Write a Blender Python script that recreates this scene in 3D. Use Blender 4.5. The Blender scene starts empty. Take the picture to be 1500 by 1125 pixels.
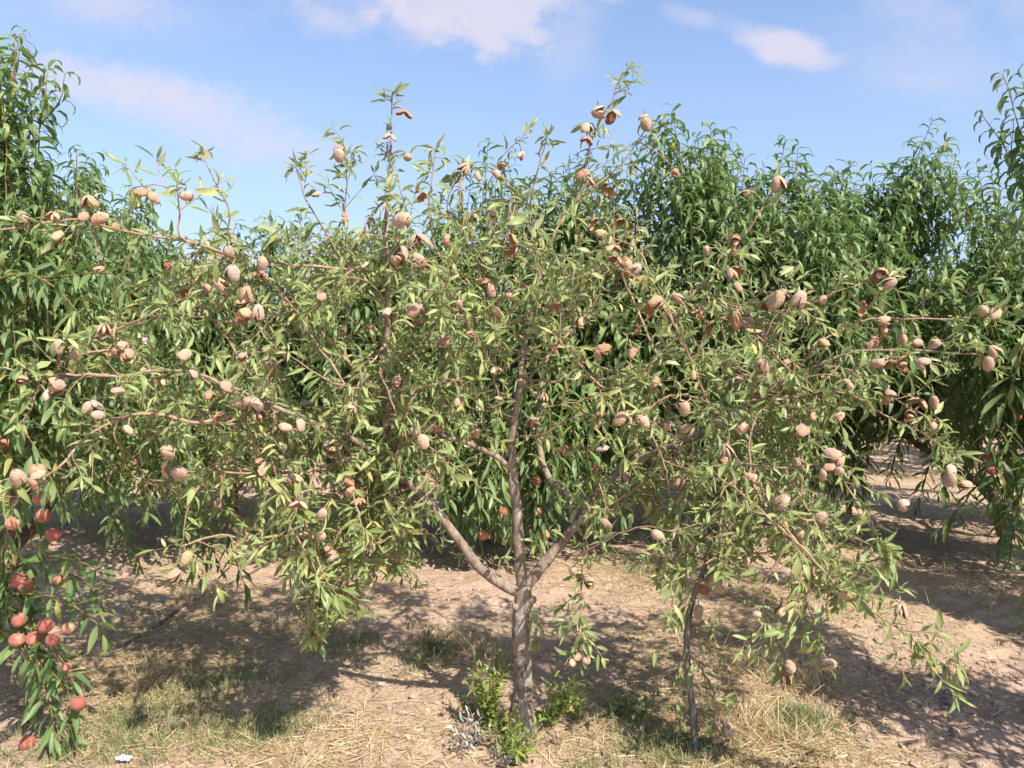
import bpy, math
import numpy as np
from mathutils import Vector

scene = bpy.context.scene
COL = scene.collection
rng = np.random.default_rng(11)

# ------------------------------------------------------------------ camera
F = 1127.0                      # focal length in photo pixels (1500 wide)
HOR = 500.0                     # horizon row in the photo
CAMZ = 1.6
PITCH = math.atan((562.5 - HOR) / F)
cam_data = bpy.data.cameras.new("camera")
cam = bpy.data.objects.new("camera", cam_data)
COL.objects.link(cam)
cam.location = (0, 0, CAMZ)
cam.rotation_euler = (math.pi / 2 - PITCH, 0, 0)
cam_data.sensor_width = 36
cam_data.lens = 36 * F / 1500
cam_data.clip_start = 0.05
cam_data.clip_end = 3000
scene.camera = cam
CP, SP = math.cos(PITCH), math.sin(PITCH)


def ray(px, py):
    a, b = (px - 750) / F, (562.5 - py) / F
    return np.array([a, CP + b * SP, -SP + b * CP])


def PY(px, py, Y):
    d = ray(px, py)
    return np.array([0, 0, CAMZ]) + d * (Y / d[1])


def G(px, py):
    d = ray(px, py)
    return np.array([0, 0, CAMZ]) + d * (-CAMZ / d[2])


def project(p):
    p = np.atleast_2d(p) - np.array([0, 0, CAMZ])
    dz = p[:, 1] * CP - p[:, 2] * SP
    up = p[:, 1] * SP + p[:, 2] * CP
    return np.stack([750 + F * p[:, 0] / dz, 562.5 - F * up / dz, dz], 1)


def nrm(v):
    v = np.asarray(v, float)
    return v / np.maximum(np.linalg.norm(v, axis=-1, keepdims=True), 1e-9)


# ------------------------------------------------------------------ mesh helpers
class MB:
    """collects vertices and faces (quads / tris) for ONE mesh object"""

    def __init__(self):
        self.v, self.f3, self.f4, self.n, self.att = [], [], [], 0, []
        self.m3, self.m4 = [], []

    def add(self, v, quads=None, tris=None, att=None, mat=0):
        v = np.asarray(v, np.float32).reshape(-1, 3)
        self.v.append(v)
        self.att.append(np.zeros(len(v), np.float32) if att is None else np.asarray(att, np.float32))
        if quads is not None and len(quads):
            q = np.asarray(quads, np.int64) + self.n
            self.f4.append(q)
            self.m4.append(np.full(len(q), mat, np.int32))
        if tris is not None and len(tris):
            t = np.asarray(tris, np.int64) + self.n
            self.f3.append(t)
            self.m3.append(np.full(len(t), mat, np.int32))
        self.n += len(v)

    def mesh(self, name, mats, smooth=True):
        me = bpy.data.meshes.new(name)
        v = np.concatenate(self.v) if self.v else np.zeros((0, 3), np.float32)
        q = np.concatenate(self.f4) if self.f4 else np.zeros((0, 4), np.int64)
        t = np.concatenate(self.f3) if self.f3 else np.zeros((0, 3), np.int64)
        me.vertices.add(len(v))
        me.vertices.foreach_set("co", v.ravel())
        me.loops.add(len(q) * 4 + len(t) * 3)
        me.loops.foreach_set("vertex_index", np.concatenate([q.ravel(), t.ravel()]).astype(np.int32))
        me.polygons.add(len(q) + len(t))
        st = np.concatenate([np.arange(len(q)) * 4, len(q) * 4 + np.arange(len(t)) * 3]).astype(np.int32)
        me.polygons.foreach_set("loop_start", st)
        mi = np.concatenate((self.m4 or [np.zeros(0, np.int32)]) + (self.m3 or [np.zeros(0, np.int32)]))
        for m in mats:
            me.materials.append(m)
        me.polygons.foreach_set("material_index", mi.astype(np.int32))
        me.polygons.foreach_set("use_smooth", np.full(len(q) + len(t), smooth))
        a = me.attributes.new("across", 'FLOAT', 'POINT')
        a.data.foreach_set("value", np.concatenate(self.att) if self.att else np.zeros(0, np.float32))
        me.update(calc_edges=True)
        me.validate()
        return me

    def build(self, name, mats, parent=None, smooth=True, origin=None):
        if not isinstance(mats, (list, tuple)):
            mats = [mats]
        if origin is not None:
            self.v = [v - np.asarray(origin, np.float32) for v in self.v]
        o = bpy.data.objects.new(name, self.mesh(name, mats, smooth))
        COL.objects.link(o)
        if parent is not None:
            o.parent = parent
        return o


def tag(o, label=None, cat=None, group=None, kind=None):
    if label: o["label"] = label
    if cat: o["category"] = cat
    if group: o["group"] = group
    if kind: o["kind"] = kind
    return o


def empty(name, loc):
    o = bpy.data.objects.new(name, None)
    COL.objects.link(o)
    o.location = loc
    o.empty_display_size = 0.2
    return o


def smooth_path(ctrl, step=0.03, wob=0.0, r=None):
    """Catmull-Rom through the control points"""
    c = np.asarray(ctrl, float)
    if len(c) == 2:
        c = np.array([c[0], c.mean(0), c[1]])
    p = np.vstack([2 * c[0] - c[1], c, 2 * c[-1] - c[-2]])
    out = []
    for i in range(1, len(p) - 2):
        n = max(2, int(np.linalg.norm(p[i + 1] - p[i]) / step))
        t = np.linspace(0, 1, n, endpoint=False)[:, None]
        out.append(0.5 * (2 * p[i] + (p[i + 1] - p[i - 1]) * t + (2 * p[i - 1] - 5 * p[i] + 4 * p[i + 1] - p[i + 2]) * t ** 2
                          + (3 * p[i] - p[i - 1] - 3 * p[i + 1] + p[i + 2]) * t ** 3))
    out = np.vstack(out + [p[-2][None]])
    if wob > 0:
        r = r or rng
        n = len(out)
        w = np.cumsum(r.normal(0, wob, (n, 3)), 0)
        w -= np.linspace(0, 1, n)[:, None] * w[-1]
        out = out + w
    return out


def tube(mb, pts, rad, sides=6, lump=0.0, r=None, cap=True):
    pts = np.asarray(pts, float)
    n = len(pts)
    rad = np.broadcast_to(np.asarray(rad, float), (n,)) if np.ndim(rad) == 0 or len(rad) == n else np.interp(
        np.linspace(0, 1, n), np.linspace(0, 1, len(rad)), rad)
    T = nrm(np.gradient(pts, axis=0))
    ref = np.array([1.0, 0, 0]) if abs(T[0][0]) < 0.8 else np.array([0, 1.0, 0])
    U = np.zeros_like(T)
    u = nrm(np.cross(T[0], ref))
    for i in range(n):
        u = nrm(u - T[i] * np.dot(u, T[i]))
        U[i] = u
    V = np.cross(T, U)
    a = np.linspace(0, 2 * np.pi, sides, endpoint=False)
    R = rad[:, None] * np.ones((1, sides))
    if lump > 0:
        r = r or rng
        R = R * (1 + r.normal(0, lump, (n, sides)))
        R = R * (1 + np.interp(np.arange(n), np.arange(0, n + 4, 4), r.normal(0, lump, len(np.arange(0, n + 4, 4))))[:, None])
    ring = pts[:, None] + R[..., None] * (U[:, None] * np.cos(a)[None, :, None] + V[:, None] * np.sin(a)[None, :, None])
    i, j = np.meshgrid(np.arange(n - 1), np.arange(sides), indexing='ij')
    j2 = (j + 1) % sides
    q = np.stack([i * sides + j, i * sides + j2, (i + 1) * sides + j2, (i + 1) * sides + j], -1).reshape(-1, 4)
    v = ring.reshape(-1, 3)
    tris = None
    if cap:
        v = np.vstack([v, pts[-1] + T[-1] * rad[-1] * 0.5])
        k = n * sides
        jj = np.arange(sides)
        tris = np.stack([(n - 1) * sides + jj, (n - 1) * sides + (jj + 1) % sides, np.full(sides, k)], 1)
    mb.add(v, q, tris)


class Leaves:
    """collects blades; every blade is a curved, folded little surface with its own outline"""

    def __init__(self):
        self.rows = []

    def add(self, o, d, up, L, W, curl, fold):
        self.rows.append(np.concatenate([o, d, up, [L, W, curl, fold]]))

    def array(self):
        return np.array(self.rows) if self.rows else np.zeros((0, 13))

    def emit(self, mb, profile, arr=None, wav=0.0, r=None):
        A = self.array() if arr is None else arr
        N = len(A)
        if N == 0:
            return
        r = r or rng
        t = np.array([p[0] for p in profile]); w = np.array([p[1] for p in profile])
        K = len(t)
        O, D, Up = A[:, 0:3], nrm(A[:, 3:6]), A[:, 6:9]
        L, W, c, fo = A[:, 9], A[:, 10], A[:, 11], A[:, 12]
        S = nrm(np.cross(Up, D))
        Nn = np.cross(D, S)
        c = np.where(np.abs(c) < 1e-3, 1e-3, c)
        # bend grows towards the tip
        ang = c[:, None] * t[None] ** 1.3
        dt = np.diff(t, prepend=0)
        am = np.concatenate([np.zeros((N, 1)), 0.5 * (ang[:, 1:] + ang[:, :-1])], 1)
        X = np.cumsum(np.cos(am) * dt, 1) * L[:, None]
        Z = -np.cumsum(np.sin(am) * dt, 1) * L[:, None]
        tw = r.normal(0, 0.6, N)[:, None] * t[None]
        hw = 0.5 * W[:, None] * w[None] * (1 + r.normal(0, 0.08, (N, K)))
        mid = O[:, None] + D[:, None] * X[..., None] + Nn[:, None] * Z[..., None]
        nl = Nn[:, None] * np.cos(ang)[..., None] + D[:, None] * np.sin(ang)[..., None]
        sl = S[:, None] * np.cos(tw)[..., None] + nl * np.sin(tw)[..., None]
        nl2 = nl * np.cos(tw)[..., None] - S[:, None] * np.sin(tw)[..., None]
        wv = r.normal(0, wav, (N, K, 2)) if wav else np.zeros((N, K, 2))
        lift = np.sin(fo)[:, None] * hw
        flat = np.cos(fo)[:, None] * hw
        left = mid + sl * flat[..., None] + nl2 * (lift + wv[..., 0] * hw)[..., None]
        right = mid - sl * flat[..., None] + nl2 * (lift + wv[..., 1] * hw)[..., None]
        v = np.stack([left, mid, right], 2).reshape(-1, 3)
        base = (np.arange(N) * K * 3)[:, None, None]
        k = np.arange(K - 1)[None, :, None] * 3
        q1 = np.array([0, 1, 4, 3]); q2 = np.array([1, 2, 5, 4])
        q = np.stack([base + k + q1[None, None], base + k + q2[None, None]], 2).reshape(-1, 4)
        att = np.tile(np.array([1.0, 0.0, 1.0]), N * K)
        mb.add(v, q, None, att)


PROF_ALMOND = [(0, .05), (.1, .07), (.2, .55), (.42, 1), (.72, .72), (.9, .34), (1, .03)]
PROF_PEACH = [(0, .05), (.08, .06), (.2, .6), (.42, 1), (.62, .92), (.83, .5), (1, .03)]
PROF_FAR = [(0, .08), (.22, .65), (.55, .95), (.82, .5), (1, .03)]
PROF_BLADE = [(0, .9), (.35, 1), (.7, .7), (1, .05)]

# ------------------------------------------------------------------ numpy noise
_tab = np.random.default_rng(5).random((256, 256))


def vnoise(x, y):
    xi, yi = np.floor(x).astype(int), np.floor(y).astype(int)
    fx, fy = x - xi, y - yi
    fx, fy = fx * fx * (3 - 2 * fx), fy * fy * (3 - 2 * fy)
    g = lambda a, b: _tab[a & 255, b & 255]
    return (g(xi, yi) * (1 - fx) * (1 - fy) + g(xi + 1, yi) * fx * (1 - fy) + g(xi, yi + 1) * (1 - fx) * fy + g(xi + 1, yi + 1) * fx * fy)


def ground_z(x, y):
    x, y = np.asarray(x, float), np.asarray(y, float)
    h = 0.05 * (vnoise(x * 0.9 + 7, y * 0.9) - .5) + 0.03 * (vnoise(x * 3.1, y * 3.1 + 9) - .5)
    h = h + 0.026 * (vnoise(x * 9, y * 9) - .5) + 0.018 * (vnoise(x * 23 + 3, y * 23) - .5)
    return h


# ------------------------------------------------------------------ materials
def new_mat(name):
    m = bpy.data.materials.new(name)
    m.use_nodes = True
    nt = m.node_tree
    nt.nodes.clear()
    out = nt.nodes.new("ShaderNodeOutputMaterial")
    b = nt.nodes.new("ShaderNodeBsdfPrincipled")
    nt.links.new(b.outputs[0], out.inputs[0])
    return m, nt, b, out


def ramp(nt, fac, stops, interp='LINEAR'):
    n = nt.nodes.new("ShaderNodeValToRGB")
    n.color_ramp.interpolation = interp
    el = n.color_ramp.elements
    while len(el) < len(stops):
        el.new(0.5)
    for e, (p, c) in zip(el, stops):
        e.position = p
        e.color = (*c, 1)
    nt.links.new(fac, n.inputs[0])
    return n.outputs[0]


def noise(nt, scale, detail=4, rough=.6, coord='Object', dist=0.0, stretch=None):
    tc = nt.nodes.new("ShaderNodeTexCoord")
    n = nt.nodes.new("ShaderNodeTexNoise")
    n.inputs['Scale'].default_value = scale
    n.inputs['Detail'].default_value = detail
    n.inputs['Roughness'].default_value = rough
    n.inputs['Distortion'].default_value = dist
    src = tc.outputs[coord]
    if stretch:
        mp = nt.nodes.new("ShaderNodeMapping")
        mp.inputs['Scale'].default_value = stretch
        nt.links.new(src, mp.inputs[0])
        src = mp.outputs[0]
    nt.links.new(src, n.inputs['Vector'])
    return n.outputs[0]


def mix(nt, fac, a, b, mode='MIX'):
    n = nt.nodes.new("ShaderNodeMix")
    n.data_type = 'RGBA'
    n.blend_type = mode
    if isinstance(fac, (int, float)):
        n.inputs[0].default_value = fac
    else:
        nt.links.new(fac, n.inputs[0])
    for s, x in ((6, a), (7, b)):
        if isinstance(x, tuple):
            n.inputs[s].default_value = (*x, 1)
        else:
            nt.links.new(x, n.inputs[s])
    return n.outputs[2]


def math_n(nt, op, a, b=None, c=None, clamp=False):
    n = nt.nodes.new("ShaderNodeMath")
    n.operation = op
    n.use_clamp = clamp
    for i, x in enumerate((a, b, c)):
        if x is None: continue
        if isinstance(x, (int, float)):
            n.inputs[i].default_value = x
        else:
            nt.links.new(x, n.inputs[i])
    return n.outputs[0]


def bump(nt, b, h, strength=.4, dist=.01):
    n = nt.nodes.new("ShaderNodeBump")
    n.inputs['Strength'].default_value = strength
    n.inputs['Distance'].default_value = dist
    nt.links.new(h, n.inputs['Height'])
    nt.links.new(n.outputs[0], b.inputs['Normal'])


def leaf_mat(name, stops, back, rough=.45, trans=.3, tcol=(0.25, .35, .05), spec=.35):
    m, nt, b, out = new_mat(name)
    geo = nt.nodes.new("ShaderNodeNewGeometry")
    col = ramp(nt, geo.outputs['Random Per Island'], stops)
    at = nt.nodes.new("ShaderNodeAttribute"); at.attribute_name = "across"
    rib = math_n(nt, 'SUBTRACT', 1.0, at.outputs['Fac'])
    rib = math_n(nt, 'POWER', rib, 6.0)
    col = mix(nt, math_n(nt, 'MULTIPLY', rib, .35), col, back)
    nz = noise(nt, 45, 3)
    col = mix(nt, math_n(nt, 'MULTIPLY', nz, .25), col, (stops[0][1][0] * .5, stops[0][1][1] * .6, stops[0][1][2] * .5))
    colb = mix(nt, .55, col, back)
    col = mix(nt, geo.outputs['Backfacing'], col, colb)
    nt.links.new(col, b.inputs['Base Color'])
    b.inputs['Roughness'].default_value = rough
    b.inputs['Specular IOR Level'].default_value = spec
    tr = nt.nodes.new("ShaderNodeBsdfTranslucent")
    tc = mix(nt, .5, col, tcol)
    nt.links.new(tc, tr.inputs[0])
    ms = nt.nodes.new("ShaderNodeMixShader")
    ms.inputs[0].default_value = trans
    nt.links.new(b.outputs[0], ms.inputs[1])
    nt.links.new(tr.outputs[0], ms.inputs[2])
    nt.links.new(ms.outputs[0], out.inputs[0])
    return m


M = {}
M['almond_leaf'] = leaf_mat("almond_leaf", [(0, (.14, .19, .06)), (.35, (.225, .28, .09)), (.7, (.31, .355, .13)), (.9, (.385, .41, .17)), (.965, (.45, .43, .15)), (1, (.46, .32, .12))], (.43, .47, .29), rough=.42, trans=.34)
M['peach_leaf'] = leaf_mat("peach_leaf", [(0, (.075, .130, .042)), (.4, (.12, .185, .06)), (.8, (.175, .24, .085)), (.96, (.235, .285, .09)), (1, (.34, .30, .07))], (.22, .30, .13), rough=.5, trans=.28, tcol=(.16, .34, .03), spec=.45)
M['weed_leaf'] = leaf_mat("weed_leaf", [(0, (.12, .20, .04)), (.5, (.22, .31, .05)), (1, (.36, .40, .08))], (.3, .36, .14))
M['grey_weed_leaf'] = leaf_mat("grey_weed_leaf", [(0, (.20, .19, .15)), (.5, (.33, .30, .24)), (1, (.48, .44, .38))], (.4, .38, .33), rough=.8, trans=.1, tcol=(.3, .28, .2))
M['grass'] = leaf_mat("grass_blade", [(0, (.10, .14, .055)), (.45, (.17, .21, .085)), (.75, (.30, .29, .13)), (1, (.46, .38, .20))], (.25, .28, .12), trans=.2)
M['straw'] = leaf_mat("straw_blade", [(0, (.27, .19, .10)), (.4, (.42, .31, .17)), (.8, (.56, .43, .25)), (1, (.68, .56, .36))], (.55, .43, .26), rough=.6, trans=.1, tcol=(.5, .38, .15))


def bark_mat(name, c0, c1, c2, scale=30, bumpd=.006, patches=None):
    m, nt, b, out = new_mat(name)
    n1 = noise(nt, scale, 8, .7, stretch=(1, 1, .35))
    col = ramp(nt, n1, [(.28, c0), (.5, c1), (.72, c2)])
    if patches:
        n2 = noise(nt, patches[0], 4, .6)
        f = ramp(nt, n2, [(patches[1], (0, 0, 0)), (patches[1] + .1, (1, 1, 1))])
        col = mix(nt, f, col, patches[2])
        n4 = noise(nt, patches[0] * 1.7, 5, .65, dist=.6)
        f2 = ramp(nt, n4, [(.54, (0, 0, 0)), (.68, (1, 1, 1))])
        col = mix(nt, f2, col, (.055, .04, .032))
    nt.links.new(col, b.inputs['Base Color'])
    b.inputs['Roughness'].default_value = .85
    b.inputs['Specular IOR Level'].default_value = .2
    n3 = noise(nt, scale * 2.2, 6, .7, stretch=(1, 1, .3))
    bump(nt, b, n3, 1.0, bumpd * 2)
    return m


M['trunk'] = bark_mat("almond_trunk_bark", (.13, .095, .07), (.29, .23, .18), (.44, .37, .30), 26, .012, (11, .54, (.46, .41, .36)))
M['almond_bark'] = bark_mat("almond_bark", (.10, .07, .055), (.27, .205, .155), (.44, .37, .30), 34, .006)
M['almond_twig'] = bark_mat("almond_twig_bark", (.16, .09, .06), (.29, .19, .125), (.42, .33, .25), 40, .002)
M['peach_bark'] = bark_mat("peach_bark", (.06, .045, .035), (.14, .10, .075), (.26, .21, .17), 30, .008)
M['grey_bark'] = bark_mat("grey_stem_bark", (.07, .06, .055), (.16, .14, .125), (.30, .26, .23), 36, .005)
M['peach_twig'] = bark_mat("peach_twig_bark", (.10, .09, .035), (.17, .14, .05), (.25, .13, .06), 40, .002)


def hull_mat(name, stops, fuzz):
    m, nt, b, out = new_mat(name)
    oi = nt.nodes.new("ShaderNodeObjectInfo")
    geo = nt.nodes.new("ShaderNodeNewGeometry")
    r = math_n(nt, 'FRACT', math_n(nt, 'ADD', oi.outputs['Random'], geo.outputs['Random Per Island']))
    col = ramp(nt, r, stops)
    nz = noise(nt, 5.5, 6, .7)
    col = mix(nt, math_n(nt, 'MULTIPLY', ramp(nt, nz, [(.46, (0, 0, 0)), (.72, (1, 1, 1))]), .6), col, fuzz)
    at = nt.nodes.new("ShaderNodeAttribute"); at.attribute_name = "across"
    col = mix(nt, math_n(nt, 'MULTIPLY', at.outputs['Fac'], .6), col, tuple(x * .45 for x in fuzz))
    nt.links.new(col, b.inputs['Base Color'])
    b.inputs['Roughness'].default_value = .9
    b.inputs['Specular IOR Level'].default_value = .15
    b.inputs['Sheen Weight'].default_value = .25
    b.inputs['Sheen Roughness'].default_value = .5
    bump(nt, b, noise(nt, 6, 5, .65, dist=.5), .35, .035)
    return m


M['hull'] = hull_mat("almond_hull_skin", [(0, (.36, .215, .15)), (.2, (.44, .30, .215)), (.4, (.36, .245, .145)), (.55, (.45, .335, .26)), (.7, (.38, .295, .15)), (.85, (.40, .25, .18)), (1, (.37, .305, .255))], (.20, .11, .065))
M['hull_dry'] = hull_mat("almond_hull_dry", [(0, (.36, .185, .105)), (.5, (.46, .25, .16)), (1, (.52, .33, .24))], (.18, .085, .05))
M['hull_in'] = hull_mat("almond_hull_inside", [(0, (.30, .13, .06)), (.5, (.36, .17, .08)), (1, (.42, .22, .12))], (.16, .07, .035))
M['nut'] = hull_mat("almond_nut_shell", [(0, (.52, .36, .21)), (.5, (.58, .40, .25)), (1, (.46, .28, .15))], (.27, .15, .075))


def peach_mat():
    m, nt, b, out = new_mat("peach_skin")
    oi = nt.nodes.new("ShaderNodeObjectInfo")
    nz = noise(nt, 1.6, 5, .6)
    f = math_n(nt, 'ADD', math_n(nt, 'MULTIPLY', nz, .95), math_n(nt, 'MULTIPLY', oi.outputs['Random'], .35))
    col = ramp(nt, f, [(.30, (.50, .34, .19)), (.46, (.44, .22, .135)), (.70, (.29, .085, .06))])
    nt.links.new(col, b.inputs['Base Color'])
    b.inputs['Roughness'].default_value = .7
    b.inputs['Specular IOR Level'].default_value = .25
    b.inputs['Sheen Weight'].default_value = .2
    b.inputs['Sheen Tint'].default_value = (1, .8, .7, 1)
    bump(nt, b, noise(nt, 220, 3), .25, .001)
    return m


M['peach'] = peach_mat()


def plain_mat(name, c, rough=.6, var=.3, scale=30):
    m, nt, b, out = new_mat(name)
    nz = noise(nt, scale, 4)
    col = mix(nt, math_n(nt, 'MULTIPLY', nz, var), c, tuple(x * .4 for x in c))
    nt.links.new(col, b.inputs['Base Color'])
    b.inputs['Roughness'].default_value = rough
    bump(nt, b, noise(nt, scale * 4, 3), .3, .001)
    return m


M['hose'] = plain_mat("hose_plastic", (.10, .08, .065), .8, .7, 14)
M['paper'] = plain_mat("white_paper", (.62, .62, .62), .7, .5, 60)


def ground_mat():
    m, nt, b, out = new_mat("orchard_soil")
    big = noise(nt, .55, 5, .6)
    mid = noise(nt, 4.5, 6, .65)
    fine = noise(nt, 55, 6, .75)
    col = ramp(nt, mid, [(.25, (.345, .235, .175)), (.5, (.45, .315, .24)), (.75, (.53, .385, .30))])
    f = ramp(nt, big, [(.44, (0, 0, 0)), (.6, (1, 1, 1))])
    straw = ramp(nt, noise(nt, 38, 6, .75, dist=1.5), [(.3, (.33, .235, .13)), (.55, (.49, .365, .21)), (.75, (.60, .47, .29))])
    col = mix(nt, math_n(nt, 'MULTIPLY', f, .4), col, straw)
    sp = ramp(nt, fine, [(.32, (.45, .45, .45)), (.5, (1, 1, 1)), (.72, (1.25, 1.25, 1.25))])
    col = mix(nt, .75, col, sp, 'MULTIPLY')
    nt.links.new(col, b.inputs['Base Color'])
    b.inputs['Roughness'].default_value = .95
    b.inputs['Specular IOR Level'].default_value = .1
    h = math_n(nt, 'ADD', noise(nt, 30, 8, .7), math_n(nt, 'MULTIPLY', noise(nt, 160, 5, .7), .4))
    bump(nt, b, h, .9, .02)
    return m


M['ground'] = ground_mat()

# ------------------------------------------------------------------ sky + sun
SUN_EL = math.radians(48)
sun_h = nrm(np.array([0.61, -0.79]))
to_sun = np.array([sun_h[0] * math.cos(SUN_EL), sun_h[1] * math.cos(SUN_EL), math.sin(SUN_EL)])
sd = bpy.data.lights.new("sun", 'SUN')
sd.energy = 4.2
sd.angle = math.radians(.55)
sd.color = (1, .94, .84)
so = bpy.data.objects.new("sun", sd)
COL.objects.link(so)
so.location = (4, -5, 8)
so.rotation_euler = Vector(to_sun).to_track_quat('Z', 'Y').to_euler()

world = bpy.data.worlds.new("World")
scene.world = world
world.use_nodes = True
nt = world.node_tree
nt.nodes.clear()
wo = nt.nodes.new("ShaderNodeOutputWorld")
bg = nt.nodes.new("ShaderNodeBackground")
nt.links.new(bg.outputs[0], wo.inputs[0])
sky = nt.nodes.new("ShaderNodeTexSky")
sky.sky_type = 'NISHITA'
sky.sun_disc = False
sky.sun_elevation = SUN_EL
sky.sun_rotation = math.atan2(to_sun[0], to_sun[1])
sky.air_density = 1.0
sky.dust_density = 1.5
sky.ozone_density = 2.0
SKY_STRENGTH = .105
EXPO = 1.13
bg.inputs[1].default_value = SKY_STRENGTH


def build_clouds():
    tc = nt.nodes.new("ShaderNodeTexCoord")
    sep = nt.nodes.new("ShaderNodeSeparateXYZ")
    nt.links.new(tc.outputs['Generated'], sep.inputs[0])
    yy = math_n(nt, 'MAXIMUM', sep.outputs[1], .02)
    u = math_n(nt, 'DIVIDE', sep.outputs[0], yy)
    v = math_n(nt, 'DIVIDE', sep.outputs[2], yy)
    comb = nt.nodes.new("ShaderNodeCombineXYZ")
    nt.links.new(u, comb.inputs[0]); nt.links.new(v, comb.inputs[1])

    def cn(scale, detail, st, rough=.55, dist=.3):
        mp = nt.nodes.new("ShaderNodeMapping")
        mp.inputs['Scale'].default_value = st
        nt.links.new(comb.outputs[0], mp.inputs[0])
        n = nt.nodes.new("ShaderNodeTexNoise")
        n.inputs['Scale'].default_value = scale
        n.inputs['Detail'].default_value = detail
        n.inputs['Roughness'].default_value = rough
        n.inputs['Distortion'].default_value = dist
        nt.links.new(mp.outputs[0], n.inputs['Vector'])
        return n.outputs[0]
    wob = math_n(nt, 'SUBTRACT', cn(9, 6, (1, 1.6, 1), .62), .5)
    wob2 = math_n(nt, 'SUBTRACT', cn(30, 5, (1, 1.5, 1), .6), .5)
    wob = math_n(nt, 'ADD', math_n(nt, 'MULTIPLY', wob, 2.2), math_n(nt, 'MULTIPLY', wob2, .8))
    # centre px, py, half width, half height (photo pixels), tilt deg, density, softness
    C = [(690, -35, 165, 100, 4, .92, .4), (560, -20, 160, 60, 4, .5, .9), (835, 60, 40, 65, 30, .35, .9), (622, 50, 55, 26, 8, .75, .7), (1150, 84, 62, 24, 14, .9, .6), (1090, 62, 40, 16, 30, .32, .9),
         (160, 132, 150, 30, 6, .75, .7), (310, 180, 150, 42, 19, .6, .9), (470, 222, 90, 14, 4, .25, 1.0), (482, 38, 50, 20, 14, .5, .9), (165, 14, 80, 26, 6, .55, 1.0), (120, 20, 220, 46, 0, .25, 1.1),
         (1010, 38, 36, 12, 14, .4, .9), (1330, 28, 80, 34, 20, .35, 1.0), (1360, 100, 140, 50, 6, .30, 1.1), (1500, 10, 60, 40, 0, .40, 1.0), (1340, 124, 50, 9, 0, .2, 1.0)]
    tot = None
    for (px, py, hw, hh, tilt, den, soft) in C:
        cu, cv = (px - 750) / F, (HOR - py) / F
        a = -math.radians(tilt)
        du = math_n(nt, 'SUBTRACT', u, cu); dv = math_n(nt, 'SUBTRACT', v, cv)
        x = math_n(nt, 'ADD', math_n(nt, 'MULTIPLY', du, math.cos(a) * F / hw), math_n(nt, 'MULTIPLY', dv, math.sin(a) * F / hw))
        y = math_n(nt, 'ADD', math_n(nt, 'MULTIPLY', du, -math.sin(a) * F / hh), math_n(nt, 'MULTIPLY', dv, math.cos(a) * F / hh))
        d = math_n(nt, 'SQRT', math_n(nt, 'ADD', math_n(nt, 'MULTIPLY', x, x), math_n(nt, 'MULTIPLY', y, y)))
        d = math_n(nt, 'ADD', d, wob)
        s = nt.nodes.new("ShaderNodeMapRange")
        s.interpolation_type = 'SMOOTHSTEP'
        s.inputs['From Min'].default_value = 1 + soft * .75
        s.inputs['From Max'].default_value = 1 - soft * .9
        s.inputs['To Min'].default_value = 0
        s.inputs['To Max'].default_value = den * .88
        nt.links.new(d, s.inputs['Value'])
        one = math_n(nt, 'SUBTRACT', 1.0, s.outputs[0])
        tot = one if tot is None else math_n(nt, 'MULTIPLY', tot, one)
    cloud = math_n(nt, 'SUBTRACT', 1.0, tot, clamp=True)
    front = math_n(nt, 'GREATER_THAN', sep.outputs[1], .03)
    return math_n(nt, 'MULTIPLY', cloud, front), v


cl, vv = build_clouds()
k = 1 / SKY_STRENGTH / 2 ** EXPO
skyc = mix(nt, 1.0, sky.outputs[0], (1.0, 1.02, 1.06), 'MULTIPLY')
SKYMIX = skyc
# thin bright summer veil low over the horizon
veil = math_n(nt, 'MULTIPLY', math_n(nt, 'SUBTRACT', 1.0, math_n(nt, 'MULTIPLY', vv, 1.9), clamp=True), .6)
skyc = mix(nt, veil, skyc, (.50 * k, .58 * k, .88 * k))
skyc = mix(nt, cl, skyc, (.80 * k, .77 * k, .90 * k))
nt.links.new(skyc, bg.inputs[0])

scene.view_settings.view_transform = 'Standard'
scene.view_settings.look = 'None'
scene.view_settings.exposure = EXPO
scene.view_settings.gamma = 1.0

# ------------------------------------------------------------------ ground
def axis(dense_lo, dense_hi, step, far_lo, far_hi):
    c = list(np.arange(dense_lo, dense_hi, step))
    s, x = step, dense_hi
    while x < far_hi:
        c.append(x); s *= 1.22; x += s
    c.append(far_hi)
    s, x = step * 1.22, dense_lo - step
    lo = []
    while x > far_lo:
        lo.append(x); s *= 1.22; x -= s
    lo.append(far_lo)
    return np.array(lo[::-1] + c)


gx, gy = axis(-4.5, 4.5, .028, -900, 900), axis(2.2, 8.0, .028, -300, 1800)
XX, YY = np.meshgrid(gx, gy, indexing='ij')
ZZ = ground_z(XX, YY)
mb = MB()
nx, ny = len(gx), len(gy)
i, j = np.meshgrid(np.arange(nx - 1), np.arange(ny - 1), indexing='ij')
q = np.stack([i * ny + j, (i + 1) * ny + j, (i + 1) * ny + j + 1, i * ny + j + 1], -1).reshape(-1, 4)
mb.add(np.stack([XX, YY, ZZ], -1).reshape(-1, 3), q)
ground = mb.build("ground", M['ground'])
tag(ground, kind='structure')


def on_ground(p):
    return np.array([p[0], p[1], float(ground_z(p[0], p[1]))])


# ------------------------------------------------------------------ almond tree
class Br:
    def __init__(s, pts, rad, limb, infill=False):
        s.pts, s.limb = pts, limb
        s.rad = np.interp(np.linspace(0, 1, len(pts)), np.linspace(0, 1, len(rad)), rad)
        s.infill = infill
        s.dense = False


def px_path(lst):
    return np.array([PY(a, b, c) for a, b, c in lst])


base = on_ground(G(762, 1068))
Y0 = base[1]
almond = empty("almond_tree", base)
tag(almond, "spreading almond tree with split tan hulls among grey green leaves and a pale trunk", "almond tree")

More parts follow.
